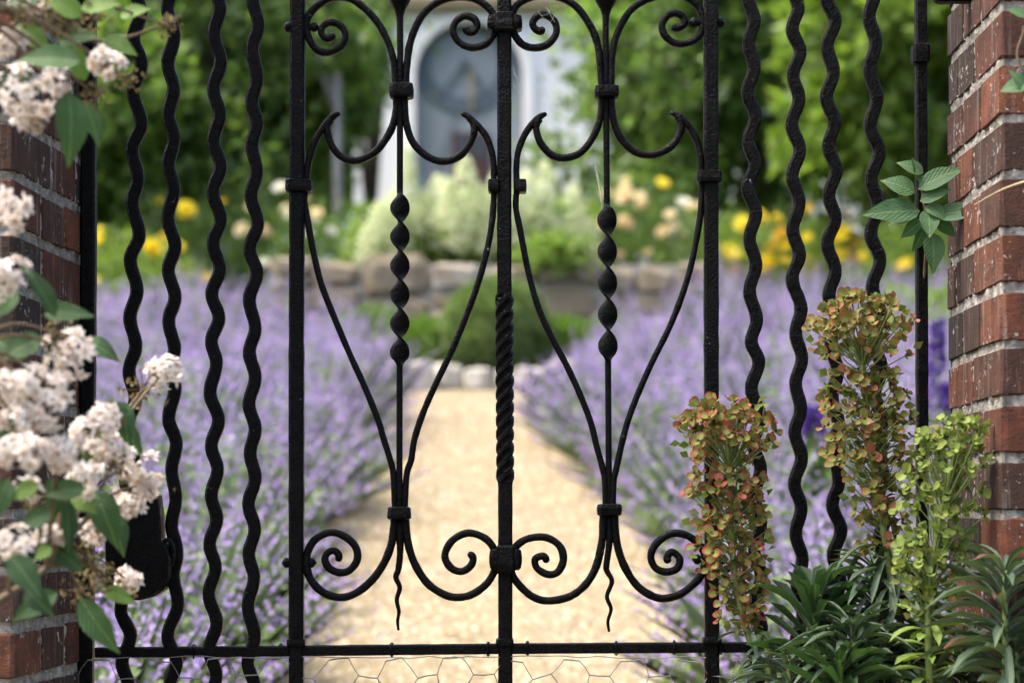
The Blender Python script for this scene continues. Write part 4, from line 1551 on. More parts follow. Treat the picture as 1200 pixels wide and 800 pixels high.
# trees to either side, seen when one steps aside
for (x, d, sd, mt, lb) in [(-7.0, 22.5, 31, 'tree_mid', 'spreading green tree well left of the yellow roses'), (-9.6, 27.0, 32, 'tree_dark', 'broad dark tree far out beyond the left catmint bed'),
                          (6.6, 22.5, 33, 'tree_mid', 'spreading green tree well right of the yellow roses'), (9.4, 26.5, 34, 'tree_dark', 'broad dark tree far out beyond the right catmint bed')]:
    tree(x, d, 0.14, blobs(0, 2.9, 1.5, 2.1, 14, 0.95, sd), 6500, 0.24, mt, lb)

# a rustic grey post among the trees
b = Vector((at(395, 0, 20.6).x, 20.6, gh(20.6)))
post = thing('garden_post', b, 'weathered grey wooden post with a slanting brace among the trees', 'post')
ge = Geo()
sweep(ge, [b, b + Vector((0.01, 0, 1.2)), b + Vector((0, 0, 2.9))], prof_round(8), scale=[0.05, 0.048, 0.042], rough=0.05)
obj('upright', ge.mesh('upright', True), MAT['greywood'], post)
ge = Geo()
sweep(ge, [b + Vector((0, 0, 2.5)), b + Vector((-0.22, 0.02, 3.15)), b + Vector((-0.5, 0, 3.7))], prof_round(8), scale=[0.042, 0.04, 0.034], rough=0.05)
obj('brace', ge.mesh('brace', True), MAT['greywood'], post)


# ------------------------------------------------------------------ house with a sundial
HY = 29.0
HS = HY / FPX
hb = gh(HY)
house = thing('white_house', (at(550, 0, HY).x, HY, hb), 'white rendered house with a round dial in an arched panel', 'house')
hx0, hx1 = at(415, 0, HY).x, at(1010, 0, HY).x
zt = at(0, 8, HY).z
ax = at(550, 0, HY).x
ar = 65 * HS
az = at(0, 90, HY).z


def arch_wall():
    """front wall with the arched recess cut out of it"""
    z0 = hb - 0.2
    sill = at(0, 238, HY).z
    n = 24
    arc = [(ax - ar * math.cos(math.pi * i / n), az + ar * math.sin(math.pi * i / n)) for i in range(n + 1)]
    ge = Geo()

    def quad(a, b, c, d): ge.add([(p[0], HY, p[1]) for p in (a, b, c, d)], [(0, 1, 2, 3)])
    quad((hx0, z0), (ax - ar, z0), (ax - ar, zt), (hx0, zt))
    quad((ax + ar, z0), (hx1, z0), (hx1, zt), (ax + ar, zt))
    quad((ax - ar, z0), (ax + ar, z0), (ax + ar, sill), (ax - ar, sill))
    for i in range(n):
        a, b_ = arc[i], arc[i + 1]
        quad(a, b_, (b_[0], zt), (a[0], zt))
        ge.add([(a[0], HY, a[1]), (b_[0], HY, b_[1]), (b_[0], HY + 0.14, b_[1]), (a[0], HY + 0.14, a[1])], [(0, 1, 2, 3)])
    for x in (ax - ar, ax + ar):
        ge.add([(x, HY, sill), (x, HY, az), (x, HY + 0.14, az), (x, HY + 0.14, sill)], [(0, 1, 2, 3)])
    ge.add([(ax - ar, HY, sill), (ax + ar, HY, sill), (ax + ar, HY + 0.14, sill), (ax - ar, HY + 0.14, sill)], [(0, 1, 2, 3)])
    # sides and back
    ge.add([(hx0, HY, z0), (hx0, HY + 6, z0), (hx0, HY + 6, zt), (hx0, HY, zt)], [(0, 1, 2, 3)])
    ge.add([(hx1, HY, z0), (hx1, HY + 6, z0), (hx1, HY + 6, zt), (hx1, HY, zt)], [(0, 1, 2, 3)])
    ge.add([(hx0, HY + 6, z0), (hx1, HY + 6, z0), (hx1, HY + 6, zt), (hx0, HY + 6, zt)], [(0, 1, 2, 3)])
    obj('wall', ge.mesh('wall'), MAT['render'], house)
    # back of the recess
    ge = Geo()
    V = [(p[0], HY + 0.139, p[1]) for p in arc] + [(ax + ar, HY + 0.139, sill), (ax - ar, HY + 0.139, sill)]
    ge.add(V, [tuple(range(len(V)))])
    panel = obj('arched_panel', ge.mesh('arched_panel'), MAT['slatepanel'], house)
    # raised white surround
    ge = Geo()
    P = [Vector((ax - ar - 0.05, HY - 0.03, sill))] + [Vector((ax - (ar + 0.05) * math.cos(math.pi * i / n), HY - 0.03, az + (ar + 0.05) * math.sin(math.pi * i / n))) for i in range(n + 1)] + [Vector((ax + ar + 0.05, HY - 0.03, sill))]
    sweep(ge, P, prof_rect(0.075, 0.05, 0.2))
    obj('arch_surround', ge.mesh('arch_surround'), MAT['trim'], house)
    ge = Geo()
    ge.box(((hx0 + hx1) / 2, HY - 0.08, zt + 0.02), (hx1 - hx0 + 0.3, 0.3, 0.12))
    obj('cornice', ge.mesh('cornice'), MAT['straw'], house)
    # roof
    ge = Geo()
    ov = 0.25
    e = zt + 0.06
    ge.add([(hx0 - ov, HY - ov, e), (hx1 + ov, HY - ov, e), (hx1 + ov, HY + 6 + ov, e), (hx0 - ov, HY + 6 + ov, e), (hx0 - ov, HY + 3, e + 2.2), (hx1 + ov, HY + 3, e + 2.2)],
           [(0, 1, 5, 4), (3, 4, 5, 2), (0, 4, 3), (1, 2, 5), (0, 3, 2, 1)])
    obj('roof', ge.mesh('roof'), MAT['roof'], house)
    # dial
    dcx, dcz = at(544, 0, HY).x, at(0, 72, HY).z

    def ringgeo(r0, r1, y, th, n=40):
        g_ = Geo()
        V, F = [], []
        for i in range(n):
            a = 2 * math.pi * i / n
            for (r, yy) in ((r0, y), (r1, y), (r1, y + th), (r0, y + th)):
                V.append((dcx + r * math.cos(a), yy, dcz + r * math.sin(a)))
        for i in range(n):
            j = (i + 1) % n
            for k in range(4):
                F.append((i * 4 + k, i * 4 + (k + 1) % 4, j * 4 + (k + 1) % 4, j * 4 + k))
        g_.add(V, F)
        return g_
    dial = obj('dial', ringgeo(41 * HS, 59 * HS, HY + 0.10, 0.03).mesh('dial'), MAT['dial'], house)
    obj('dial_hub', ringgeo(0.005, 5 * HS, HY + 0.05, 0.07, 14).mesh('dial_hub'), MAT['dial'], dial)
    for ang in (-127, -52):
        g_ = Geo()
        c = Vector((dcx, HY + 0.09, dcz))
        e_ = c + Vector((math.cos(R(ang)), 0, math.sin(R(ang)))) * 50 * HS
        sweep(g_, [c, e_], prof_rect(0.022, 0.012))
        obj('dial_hand', g_.mesh('dial_hand'), MAT['dial'], dial)
    g_ = Geo()
    c = at(552, 80, HY); c.y = HY + 0.06
    e_ = at(553, 128, HY); e_.y = HY + 0.06
    sweep(g_, [c, e_], prof_rect(0.018, 0.012))
    obj('gnomon', g_.mesh('gnomon'), MAT['brass'], dial)
    g_ = Geo()
    c = at(533, 132, HY); c.y = HY + 0.10
    e_ = at(512, 200, HY); e_.y = HY + 0.10
    sweep(g_, [c, e_], prof_rect(0.012, 0.01))
    obj('dial_hand', g_.mesh('dial_hand'), MAT['dial'], dial)
    # small dark window low in the panel
    w0, w1 = at(530, 218, HY), at(574, 154, HY)
    g_ = Geo()
    g_.box(((w0.x + w1.x) / 2, HY + 0.10, (w0.z + w1.z) / 2), (w1.x - w0.x, 0.05, w1.z - w0.z))
    win = obj('window', g_.mesh('window'), MAT['maroon'], house)
    for i in range(2):
        g_ = Geo()
        xm = w0.x + (w1.x - w0.x) * (0.27 + 0.46 * i)
        g_.box((xm, HY + 0.073, w0.z + (w1.z - w0.z) * 0.72), ((w1.x - w0.x) * 0.38, 0.01, (w1.z - w0.z) * 0.42))
        obj('pane', g_.mesh('pane'), MAT['glass'], win)


arch_wall()

# ================================================================== PLANTS IN FRONT OF THE GATE
def leaf_mesh(name, mat, shape, fold=0.18, curl=0.12, n=8, seed=0, wave=0.02, m=2):
    """unit leaf along +x, width 1 across y (scaled on placing)"""
    rr = random.Random(seed)
    V, F = [], []
    cols_ = 2 * m + 1
    for i in range(n + 1):
        t = i / n
        w = shape(t)
        z0 = -curl * (t ** 2) + curl * 0.3 * math.sin(t * math.pi)
        for j in range(-m, m + 1):
            s = j / m
            V.append((t, 0.5 * w * s, z0 + fold * w * 0.5 * abs(s) ** 1.3 * 0.6 + wave * math.sin(t * 17 + seed) * abs(s)))
    for i in range(n):
        for j in range(cols_ - 1):
            a = i * cols_ + j
            F.append((a, a + 1, a + cols_ + 1, a + cols_))
    me = mk_mesh(name, V, F)
    smooth(me)
    me.materials.append(mat)
    return me


def sh_ovate(t):
    return max(0.02, (math.sin(math.pi * t ** 0.75) ** 0.85) * (1.0 if t < 0.6 else 1.0 - 0.25 * ((t - 0.6) / 0.4)))


def sh_lance(t):
    return max(0.03, math.sin(math.pi * min(1, 0.12 + t * 0.88) ** 1.15) ** 0.6)


def sh_obl(t):
    return max(0.06, (0.25 + 0.75 * math.sin(math.pi * (t ** 1.2) * 0.62)) * (1 if t < 0.86 else math.sqrt(max(0, 1 - ((t - 0.86) / 0.14) ** 2))))


DLEAF = [leaf_mesh('leaf', MAT['deutzia_leaf'], sh_ovate, 0.22, 0.10 + 0.05 * i, 9, i, 0.012) for i in range(3)]
DYOUNG = [leaf_mesh('leaf', MAT['deutzia_young'], sh_ovate, 0.2, 0.12, 9, 5, 0.012)]
SLEAF = [leaf_mesh('leaf', MAT['sprig_leaf'], sh_ovate, 0.16, 0.06 + 0.05 * i, 9, 10 + i, 0.006) for i in range(3)]
ELEAF = [leaf_mesh('leaf', MAT['euph_leaf'], sh_obl, 0.25, 0.15 + 0.16 * i, 6, 20 + i, 0.0, 1) for i in range(3)]
ELIME = [leaf_mesh('leaf', MAT['euph_leaf_lime'], sh_obl, 0.3, 0.1 + 0.1 * i, 6, 40 + i, 0.0, 1) for i in range(3)]
EGREEN = [leaf_mesh('leaf', MAT['euph_leaf_green'], sh_obl, 0.3, 0.02 + 0.07 * i, 6, 30 + i, 0.0, 1) for i in range(3)]


# ------------------------------------------------------------------ deutzia on the left
def floret_mesh(mat, seed, closed=0.0, name='floret', whorls=((6, 1.0, 0.0), (7, 0.9, 0.45), (6, 0.7, 0.9))):
    """double flower: whorls of narrow pointed petals"""
    rr = random.Random(seed)
    ge = Geo()
    for w, (n, r, lift) in enumerate(whorls):
        for k in range(n):
            a = 2 * math.pi * (k + 0.37 * w) / n + rr.uniform(-0.2, 0.2)
            L = r * rr.uniform(0.7, 1.15)
            el = lift + closed + rr.uniform(-0.25, 0.3)
            ca, sa = math.cos(a), math.sin(a)
            pts = []
            hw = 0.20 * rr.uniform(0.75, 1.2)
            for (t, ww) in ((0.06, 0.3), (0.5, 1.0), (0.82, 0.75), (1.0, 0.12)):
                rad = L * t * math.cos(el)
                z = L * t * math.sin(el) - 0.22 * L * t * t
                for s in (-1, 1):
                    px_, py_ = rad, s * hw * ww
                    pts.append((px_ * ca - py_ * sa, px_ * sa + py_ * ca, z + 0.05 * rr.uniform(-1, 1)))
            ge.add(pts, [(0, 1, 3, 2), (2, 3, 5, 4), (4, 5, 7, 6)])
    me = ge.mesh(name, True)
    me.materials.append(mat)
    return me


FLOR = [floret_mesh(MAT['floret'], i, 0.0) for i in range(4)]
FADE = [floret_mesh(MAT['faded'], 40 + i, 0.5, 'faded_floret', ((5, 0.8, 0.3), (4, 0.55, 0.7))) for i in range(3)]

deutzia = thing('deutzia_shrub', (-0.70, 2.20, 0.0), 'shrub with clusters of creamy white double flowers against the left pier', 'flowering shrub')
# cluster: (x, y, radius in px, distance, kind)   kind w white, f faded, m mixed
CL = [(30, 108, 34, 2.15, 'w'), (14, 50, 20, 2.20, 'w'), (124, 74, 19, 2.20, 'w'), (36, 138, 22, 2.18, 'w'), (35, 4, 18, 2.25, 'w'),
      (10, 248, 22, 2.15, 'w'), (8, 326, 27, 2.12, 'w'), (84, 414, 27, 2.20, 'w'), (27, 449, 26, 2.10, 'w'), (54, 482, 28, 2.12, 'w'),
      (5, 455, 18, 2.15, 'w'), (126, 488, 22, 2.28, 'w'), (104, 508, 28, 2.25, 'w'), (39, 530, 24, 2.08, 'w'), (72, 530, 25, 2.12, 'w'),
      (8, 527, 20, 2.05, 'w'), (99, 562, 18, 2.2, 'w'), (168, 566, 31, 2.38, 'w'), (191, 435, 17, 2.45, 'w'), (168, 455, 27, 2.44, 'f'),
      (132, 545, 24, 2.3, 'f'), (14, 640, 24, 2.12, 'w'), (57, 629, 13, 2.2, 'w'), (103, 622, 15, 2.3, 'm'), (150, 680, 15, 2.42, 'w'),
      (100, 650, 18, 2.3, 'f'), (118, 676, 22, 2.35, 'f'), (92, 690, 18, 2.3, 'f'), (140, 692, 16, 2.4, 'f'), (70, 392, 20, 2.22, 'f'), (45, 592, 16, 2.2, 'f'),
      (62, 455, 24, 2.14, 'w'), (22, 492, 22, 2.1, 'w'), (128, 526, 22, 2.3, 'w'), (148, 546, 20, 2.35, 'm'), (150, 592, 18, 2.38, 'w'), (30, 575, 16, 2.15, 'm'), (60, 95, 22, 2.18, 'm'), (85, 35, 22, 2.22, 'f'), (110, 22, 20, 2.25, 'f'), (112, 112, 18, 2.22, 'f'), (150, 95, 15, 2.3, 'f'), (60, 20, 20, 2.2, 'f'), (20, 20, 20, 2.2, 'f'), (195, 30, 14, 2.3, 'f')]
main = [[(-0.70, 2.20, 0.0), (-0.74, 2.12, 0.5), (-0.68, 2.05, 0.95), (-0.58, 2.10, 1.10)],
        [(-0.72, 2.22, 0.0), (-0.80, 2.15, 0.7), (-0.78, 2.08, 1.3), (-0.62, 2.12, 1.48)],
        [(-0.68, 2.18, 0.0), (-0.66, 2.12, 0.45), (-0.58, 2.10, 0.78), (-0.50, 2.2, 0.88)]]
mpts = []
for i, pts in enumerate(main):
    P = catmull([Vector(p) for p in pts], 8)
    ge = tube(P, list(np.linspace(0.009, 0.0035, len(P))), 7, rough=0.1)
    obj('branch', ge.mesh('branch', True), MAT['twig'], deutzia)
    mpts += P[6:]
rr = random.Random(77)
for (cx, cy, r, d, kind) in CL:
    c = at(cx, cy, d)
    rad = r * 1.12 * d / FPX
    # flower stalk from the nearest branch
    st = min(mpts, key=lambda p: (p - c).length + 0.35 * max(0, p.z - c.z))
    pth = catmull([st, st.lerp(c, 0.55) + Vector((0, 0, 0.02)), c], 5)
    ge = tube(pth, list(np.linspace(0.0030, 0.0014, len(pth))), 5)
    n = int(7 + (r / 6.2) ** 1.35) if kind != 'f' else int(8 + r * 0.5)
    dirs = []
    for i in range(n):
        # even spread over the ball
        z = 1 - 2 * (i + 0.5) / n
        a = i * 2.39996 + rr.uniform(-0.3, 0.3)
        q = math.sqrt(1 - z * z)
        v = Vector((q * math.cos(a), q * math.sin(a), z))
        dirs.append((v + Vector((rr.uniform(-.25, .25), rr.uniform(-.25, .25), rr.uniform(-.25, .25)))).normalized())
    for v in dirs:
        sweep(ge, [c, c + v * rad * 0.75], prof_round(3), scale=[0.0008, 0.0006], up=(0.3, 0.5, 0.8))
    ge.V = [tuple(Vector(p) - c) for p in ge.V]
    co = obj('flower_cluster', ge.mesh('flower_cluster'), MAT['twig'], deutzia, origin=c)
    for i, v in enumerate(dirs):
        fd = kind == 'f' or (kind == 'm' and i % 2) or (kind == 'w' and i % 9 == 8)
        s = (rr.uniform(12.0, 16.0) if not fd else rr.uniform(6.5, 10.5)) * d / FPX
        p = c + Vector((v.x, v.y, v.z * 0.85)) * rad * rr.uniform(0.35, 1.12)
        inst('floret', rr.choice(FADE if fd else FLOR), face_frame(p, v + Vector((rr.uniform(-.5, .5), -0.35 + rr.uniform(-.3, .3), rr.uniform(-.3, .5))), s * rr.uniform(0.8, 1.15), rr.uniform(0, 6)), co)

DL = [  # base, tip, width, distance, roll of the face, young
    ((95, 72), (20, 66), 36, 2.12, (0, -0.9, 0.45), 0), ((80, 108), (86, 192), 42, 2.18, (0.5, -0.8, 0.1), 0), ((100, 95), (70, 40), 30, 2.25, (0.3, -0.8, 0.4), 1),
    ((65, 372), (28, 305), 24, 2.14, (0.5, -0.8, 0.2), 0), ((52, 368), (108, 366), 26, 2.16, (0, -0.9, 0.45), 0), ((50, 395), (2, 418), 34, 2.18, (0, -0.9, 0.4), 0),
    ((100, 398), (140, 420), 24, 2.3, (0, -0.9, 0.4), 0), ((140, 470), (152, 520), 26, 2.36, (0.3, -0.9, 0.1), 0), ((142, 492), (166, 536), 28, 2.38, (-0.4, -0.9, 0.2), 0),
    ((112, 575), (138, 640), 36, 2.28, (0.2, -0.95, 0.1), 0), ((78, 585), (82, 648), 22, 2.2, (0.6, -0.75, 0), 0), ((100, 572), (50, 578), 28, 2.16, (0, -0.9, 0.45), 0),
    ((45, 566), (12, 584), 24, 2.12, (0, -0.9, 0.45), 1), ((85, 578), (112, 600), 24, 2.22, (0, -0.9, 0.3), 1), ((12, 650), (48, 698), 34, 2.1, (0.2, -0.9, 0.3), 0),
    ((68, 694), (12, 726), 30, 2.16, (0, -0.9, 0.4), 0), ((94, 700), (138, 766), 34, 2.3, (-0.3, -0.9, 0.3), 0), ((60, 640), (40, 655), 18, 2.18, (0, -0.9, 0.4), 1),
    ((130, 600), (146, 650), 28, 2.36, (0.3, -0.9, 0), 0), ((30, 500), (-12, 545), 34, 2.1, (0.3, -0.9, 0.3), 0), ((118, 500), (95, 545), 26, 2.3, (0.3, -0.8, 0.4), 0),
    ((40, 470), (5, 500), 30, 2.14, (0, -0.9, 0.4), 0), ((150, 500), (128, 470), 22, 2.36, (0.2, -0.9, 0.3), 0), ((20, 340), (-14, 372), 30, 2.16, (0.1, -0.9, 0.3), 0),
    ((30, 690), (62, 720), 26, 2.14, (0, -0.9, 0.4), 0), ((120, 690), (160, 706), 20, 2.36, (0, -0.9, 0.4), 1), ((60, 640), (98, 668), 26, 2.22, (0, -0.9, 0.4), 0), ((10, 560), (-10, 610), 30, 2.12, (0.1, -0.9, 0.3), 0),
    ((20, 30), (60, 60), 28, 2.24, (0, -0.9, 0.4), 1), ((95, 10), (140, 2), 26, 2.24, (0, -0.9, 0.4), 1), ((120, 45), (160, 62), 24, 2.26, (0, -0.9, 0.4), 1), ((70, 50), (112, 38), 26, 2.22, (0, -0.9, 0.4), 0), ((140, 20), (175, 8), 20, 2.28, (0, -0.9, 0.4), 1), ((10, 5), (50, -5), 28, 2.24, (0, -0.9, 0.4), 0),
    ((60, 600), (20, 618), 26, 2.14, (0, -0.9, 0.4), 0), ((96, 20), (50, -8), 28, 2.2, (0, -0.9, 0.4), 1), ((40, 90), (-10, 105), 32, 2.2, (0, -0.9, 0.45), 0),
    ((100, 120), (118, 170), 26, 2.24, (0.5, -0.8, 0.1), 0), ((60, 560), (66, 610), 24, 2.2, (0.5, -0.8, 0.1), 0), ((30, 420), (-8, 395), 30, 2.2, (0, -0.9, 0.4), 0)]
for (b, t, w, d, hint, yg) in DL:
    p0, p1 = at(*b, d), at(*t, d - 0.01)
    inst('leaf', rr.choice(DYOUNG if yg else DLEAF), frame(p0, p1, hint, w * d / FPX), deutzia)
# stray twig against the wavy bar
P = catmull([at(60, 40, 2.25), at(120, 48, 2.28), at(168, 38, 2.3), at(212, 18, 2.32)], 6)
obj('twig', tube(P, list(np.linspace(0.0026, 0.0014, len(P))), 5, rough=0.2).mesh('twig', True), MAT['twig'], deutzia)


# ------------------------------------------------------------------ spurge on the right
def bract_mesh(mat, seed):
    """a pair of rounded spoon-shaped bracts joined at the base, the small flower between them"""
    rr = random.Random(seed)
    V, F = [], []
    for sx in (-1, 1):
        lift = rr.uniform(0.25, 0.75)
        wid = rr.uniform(0.88, 1.1)
        ln_ = rr.uniform(0.9, 1.1)
        b = len(V)
        rows = ((0.04, 0.20), (0.28, 0.44), (0.58, 0.54), (0.85, 0.42), (1.02, 0.16))
        for (x, w) in rows:
            for s_ in (-1, -0.5, 0, 0.5, 1):
                y = w * wid * s_
                z = lift * 0.75 * x ** 1.5 + 0.95 * y * y - 0.05 + 0.03 * rr.uniform(-1, 1)
                V.append((sx * x * ln_, y, z))
        for i in range(4):
            for j in range(4):
                a = b + i * 5 + j
                f = (a, a + 5, a + 6, a + 1)
                F.append(f if sx < 0 else f[::-1])
    b = len(V)
    n = 6
    for k in range(n):
        a = 2 * math.pi * k / n
        V.append((0.13 * math.cos(a), 0.13 * math.sin(a), 0.02))
        V.append((0.15 * math.cos(a), 0.15 * math.sin(a), 0.17))
    V.append((0, 0, 0.22))
    for k in range(n):
        k2 = (k + 1) % n
        F.append((b + 2 * k, b + 2 * k2, b + 2 * k2 + 1, b + 2 * k + 1))
        F.append((b + 2 * k + 1, b + 2 * k2 + 1, b + 2 * n))
    me = mk_mesh('bract', V, F)
    smooth(me)
    me.materials.append(mat)
    return me


BR = {k: [bract_mesh(MAT[k], i) for i in range(6)] for k in ('bract_red', 'bract_mid', 'bract_green')}


def spurge(base, stem_px, tiers, mat, label, d, leaf_rows, seed, size=10.2, gap_rows=None, lmesh=ELEAF):
    """stem_px: points from the top down; tiers: (row, half width, count, upward) of bract clusters"""
    rr = random.Random(seed)
    P = [at(x, y, d) for (x, y) in stem_px] + [Vector(base)]
    t = thing('flowering_spurge', Vector(base), label, 'spurge', 'flowering spurge stems before the gate')
    Pc = catmull(P, 8)
    stem = obj('stem', tube(Pc, list(np.linspace(0.0036, 0.0062, len(Pc))), 7, rough=0.06).mesh('stem', True), MAT['euph_stem'], t)

    def axis(y):
        for a, b in zip(Pc[:-1], Pc[1:]):
            za, zb = a.z, b.z
            zz = at(0, y, d).z
            if zb <= zz <= za: return a.lerp(b, (za - zz) / max(1e-6, za - zb))
        return Pc[0].copy() if at(0, y, d).z > Pc[0].z else Pc[-1].copy()
    rays = Geo()
    k = d / FPX
    for (y, hw, cnt, node) in tiers:
        nd = axis(node)
        ax0 = axis(y)
        for i in range(cnt):
            a = i * 2.39996 + rr.uniform(-0.4, 0.4)
            q = math.sqrt((i + 0.6) / cnt)
            rad = hw * k * q * rr.uniform(0.85, 1.08)
            v = Vector((math.cos(a), math.sin(a) * 0.62, 0))
            p = Vector((ax0.x + v.x * rad, ax0.y + v.y * rad, at(0, y, d).z + rr.uniform(-9, 9) * k + (1 - q) * 10 * k))
            P3 = [nd, nd.lerp(p, 0.6) + Vector((0, 0, -0.003)), p]
            sweep(rays, P3, prof_round(4), scale=[0.0011, 0.0009, 0.0008], up=(0.35, 0.5, 0.3))
            for m_ in range(rr.choice((1, 2, 2, 2, 2))):
                off = Vector((rr.uniform(-1, 1), rr.uniform(-1, 0.6), rr.uniform(-0.8, 0.8))) * (6.0 * k if m_ else 0)
                nrm = Vector((v.x * 0.7 + rr.uniform(-.5, .5), v.y * 0.4 - 0.75 + rr.uniform(-.4, .4), 0.6 + rr.uniform(-.6, .5)))
                mm = mat
                if mat == 'bract_red' and rr.random() < 0.25: mm = 'bract_mid'
                inst('bract', rr.choice(BR[mm]), face_frame(p + off, nrm, size * k * rr.uniform(0.65, 1.2), rr.uniform(0, 6)), t)
    obj('rays', rays.mesh('rays'), MAT['euph_stem'], t)
    # the crowded smaller bracts behind and between
    Pq, Dq = [], []
    for (y, hw, cnt, node) in tiers:
        ax0 = axis(y)
        for i in range(int(cnt * 1.6)):
            a = rr.uniform(0, 6.283)
            q = rr.uniform(0.1, 0.95)
            Pq.append((ax0.x + math.cos(a) * hw * k * q, ax0.y + math.sin(a) * hw * k * q * 0.6 + 0.004, at(0, y, d).z + rr.uniform(-12, 12) * k))
            Dq.append((math.cos(a) + rr.uniform(-.5, .5), math.sin(a) * 0.5 - 0.3, rr.uniform(-0.2, 1.0)))
    nq = len(Pq)
    V, F = leaf_cloud(np.array(Pq), np.array(Dq), rng.uniform(9, 15, nq) * k, rng.uniform(8, 13, nq) * k)
    tag(obj('small_bracts', tri_mesh('small_bracts', V, F), MAT['bract_inner'], t), kind='stuff')
    # leaves along the stem
    for (y0, y1, cnt, L, w, lift) in leaf_rows:
        for i in range(cnt):
            y = y0 + (y1 - y0) * (i + rr.random()) / cnt
            c = axis(y)
            a = i * 2.39996
            v = Vector((math.cos(a), math.sin(a), lift + rr.uniform(-0.35, 0.35)))
            tip = c + v.normalized() * L * k * rr.uniform(0.8, 1.15)
            inst('leaf', rr.choice(lmesh), frame(c + Vector((math.cos(a), math.sin(a), 0)) * 0.004, tip, (0, -0.2, 1), w * k * rr.uniform(0.85, 1.15)), t)
    return t


spurge((0.335, 2.80, 0.0), [(852, 505), (855, 560), (858, 640), (866, 700), (880, 752), (902, 800)],
       [(484, 46, 16, 545), (497, 64, 22, 550), (515, 66, 16, 552), (535, 56, 8, 560), (566, 46, 13, 600), (585, 50, 13, 615), (604, 50, 12, 632), (622, 40, 9, 645), (640, 48, 12, 665),
        (660, 44, 10, 680), (680, 40, 9, 700), (700, 36, 8, 715), (718, 30, 6, 728), (736, 18, 4, 742)], 'bract_red',
       'tall spurge stem with reddened bracts in front of the stile', 2.86, [(560, 700, 22, 24, 9, 0.5), (735, 800, 16, 46, 8, -0.2), (800, 960, 26, 70, 9, 0.0)], 1)
spurge((0.56, 2.80, 0.0), [(1008, 390), (1012, 440), (1020, 520), (1032, 600), (1045, 680), (1060, 800)],
       [(356, 42, 14, 420), (372, 64, 22, 425), (390, 72, 20, 430), (410, 66, 10, 438), (445, 52, 12, 475), (466, 56, 14, 495), (488, 58, 15, 520), (510, 56, 14, 540), (532, 56, 13, 560),
        (552, 54, 12, 580), (572, 46, 9, 600), (592, 44, 8, 618), (612, 36, 6, 632), (640, 30, 5, 655)], 'bract_mid',
       'tallest spurge stem, its tinged bracts reaching up between wavy bars', 2.84, [(430, 620, 26, 24, 9, 0.5), (630, 800, 60, 72, 9, -0.35), (800, 950, 26, 75, 9, -0.3)], 2)
spurge((0.58, 2.74, 0.0), [(1118, 530), (1108, 580), (1096, 640), (1088, 700), (1090, 800)],
       [(506, 44, 13, 590), (522, 56, 16, 595), (546, 58, 13, 600), (572, 54, 10, 622), (600, 52, 10, 650), (630, 48, 12, 668), (650, 50, 13, 690), (672, 48, 12, 708), (694, 40, 9, 722), (716, 26, 5, 732)], 'bract_green',
       'fresh lime green spurge stem against the right pier', 2.73, [(560, 720, 18, 22, 10, 0.6), (720, 800, 22, 46, 10, 0.1), (800, 950, 20, 60, 9, 0.0)], 3, 10.0, lmesh=ELIME)


def shoot(px, py, d, n, L, w, label, spread, up, mesh, seed, length=70, droop=0.0, stemdir=(0, 1)):
    rr = random.Random(seed)
    k = d / FPX
    top = at(px, py, d)
    low = at(px - stemdir[0] * length, py + length, d)
    base = Vector((low.x, d + 0.02, 0.0))
    t = thing('spurge_shoot', base, label, 'spurge shoot', 'leafy spurge shoots before the gate')
    P = catmull([base, base.lerp(low, 0.6), low, top], 6)
    obj('stem', tube(P, list(np.linspace(0.006, 0.0035, len(P))), 6, rough=0.05).mesh('stem', True), MAT['euph_stem'], t)
    for i in range(n):
        q = i / n                   # 0 top, 1 lower
        c = top.lerp(low, q * 1.25)
        a = i * 2.39996 + rr.uniform(-0.3, 0.3)
        e = up * (1 - q) + (1 - up) * 0.2 - droop * q + rr.uniform(-0.15, 0.15)
        v = Vector((math.cos(a) * spread, math.sin(a) * spread, e * 1.2 + 0.15)).normalized()
        ll = L * k * (0.6 + 0.5 * min(1, q * 2.5)) * rr.uniform(0.85, 1.15)
        hint = Vector((0, 0, 1)) - v * v.z + Vector((math.cos(a), math.sin(a), 0)) * -0.2
        inst('leaf', rr.choice(mesh), frame(c, c + v * ll, hint, w * k * rr.uniform(0.85, 1.2)), t)
    return t


shoot(955, 700, 2.84, 46, 78, 12.5, 'upright dark green spurge shoot with broad leaves below the wavy bars', 0.75, 1.0, EGREEN, 11, 80)
shoot(1026, 668, 2.87, 110, 84, 8.5, 'drooping blue green spurge shoot with many narrow leaves', 0.9, 0.5, ELEAF, 12, 130, 0.7)
shoot(1000, 735, 2.78, 70, 80, 8.5, 'blue green spurge shoot between the upright and drooping shoots', 0.9, 0.5, ELEAF, 13, 80, 0.4)
shoot(1178, 668, 2.66, 64, 88, 9.5, 'blue green spurge shoot against the brick pier', 0.9, 0.6, ELEAF, 14, 100, 0.3)
shoot(1128, 752, 2.83, 64, 82, 9, 'low blue green spurge shoot under the lime green flowers', 0.95, 0.4, ELEAF, 15, 80, 0.3)
shoot(925, 772, 2.80, 46, 66, 8, 'low thin leaved spurge shoot beside the leaning red stem', 0.95, 0.4, ELEAF, 16, 70, 0.3)
shoot(1052, 752, 2.86, 56, 80, 9, 'dense spurge shoot at the foot of the tallest stem', 0.95, 0.4, ELEAF, 17, 90, 0.5)
shoot(1192, 752, 2.66, 54, 88, 10, 'low spurge shoot at the foot of the right pier', 0.95, 0.4, ELEAF, 18, 80, 0.3)
shoot(985, 775, 2.74, 44, 70, 10, 'short spurge shoot low in front of the rail', 0.95, 0.5, EGREEN, 19, 60, 0.2)


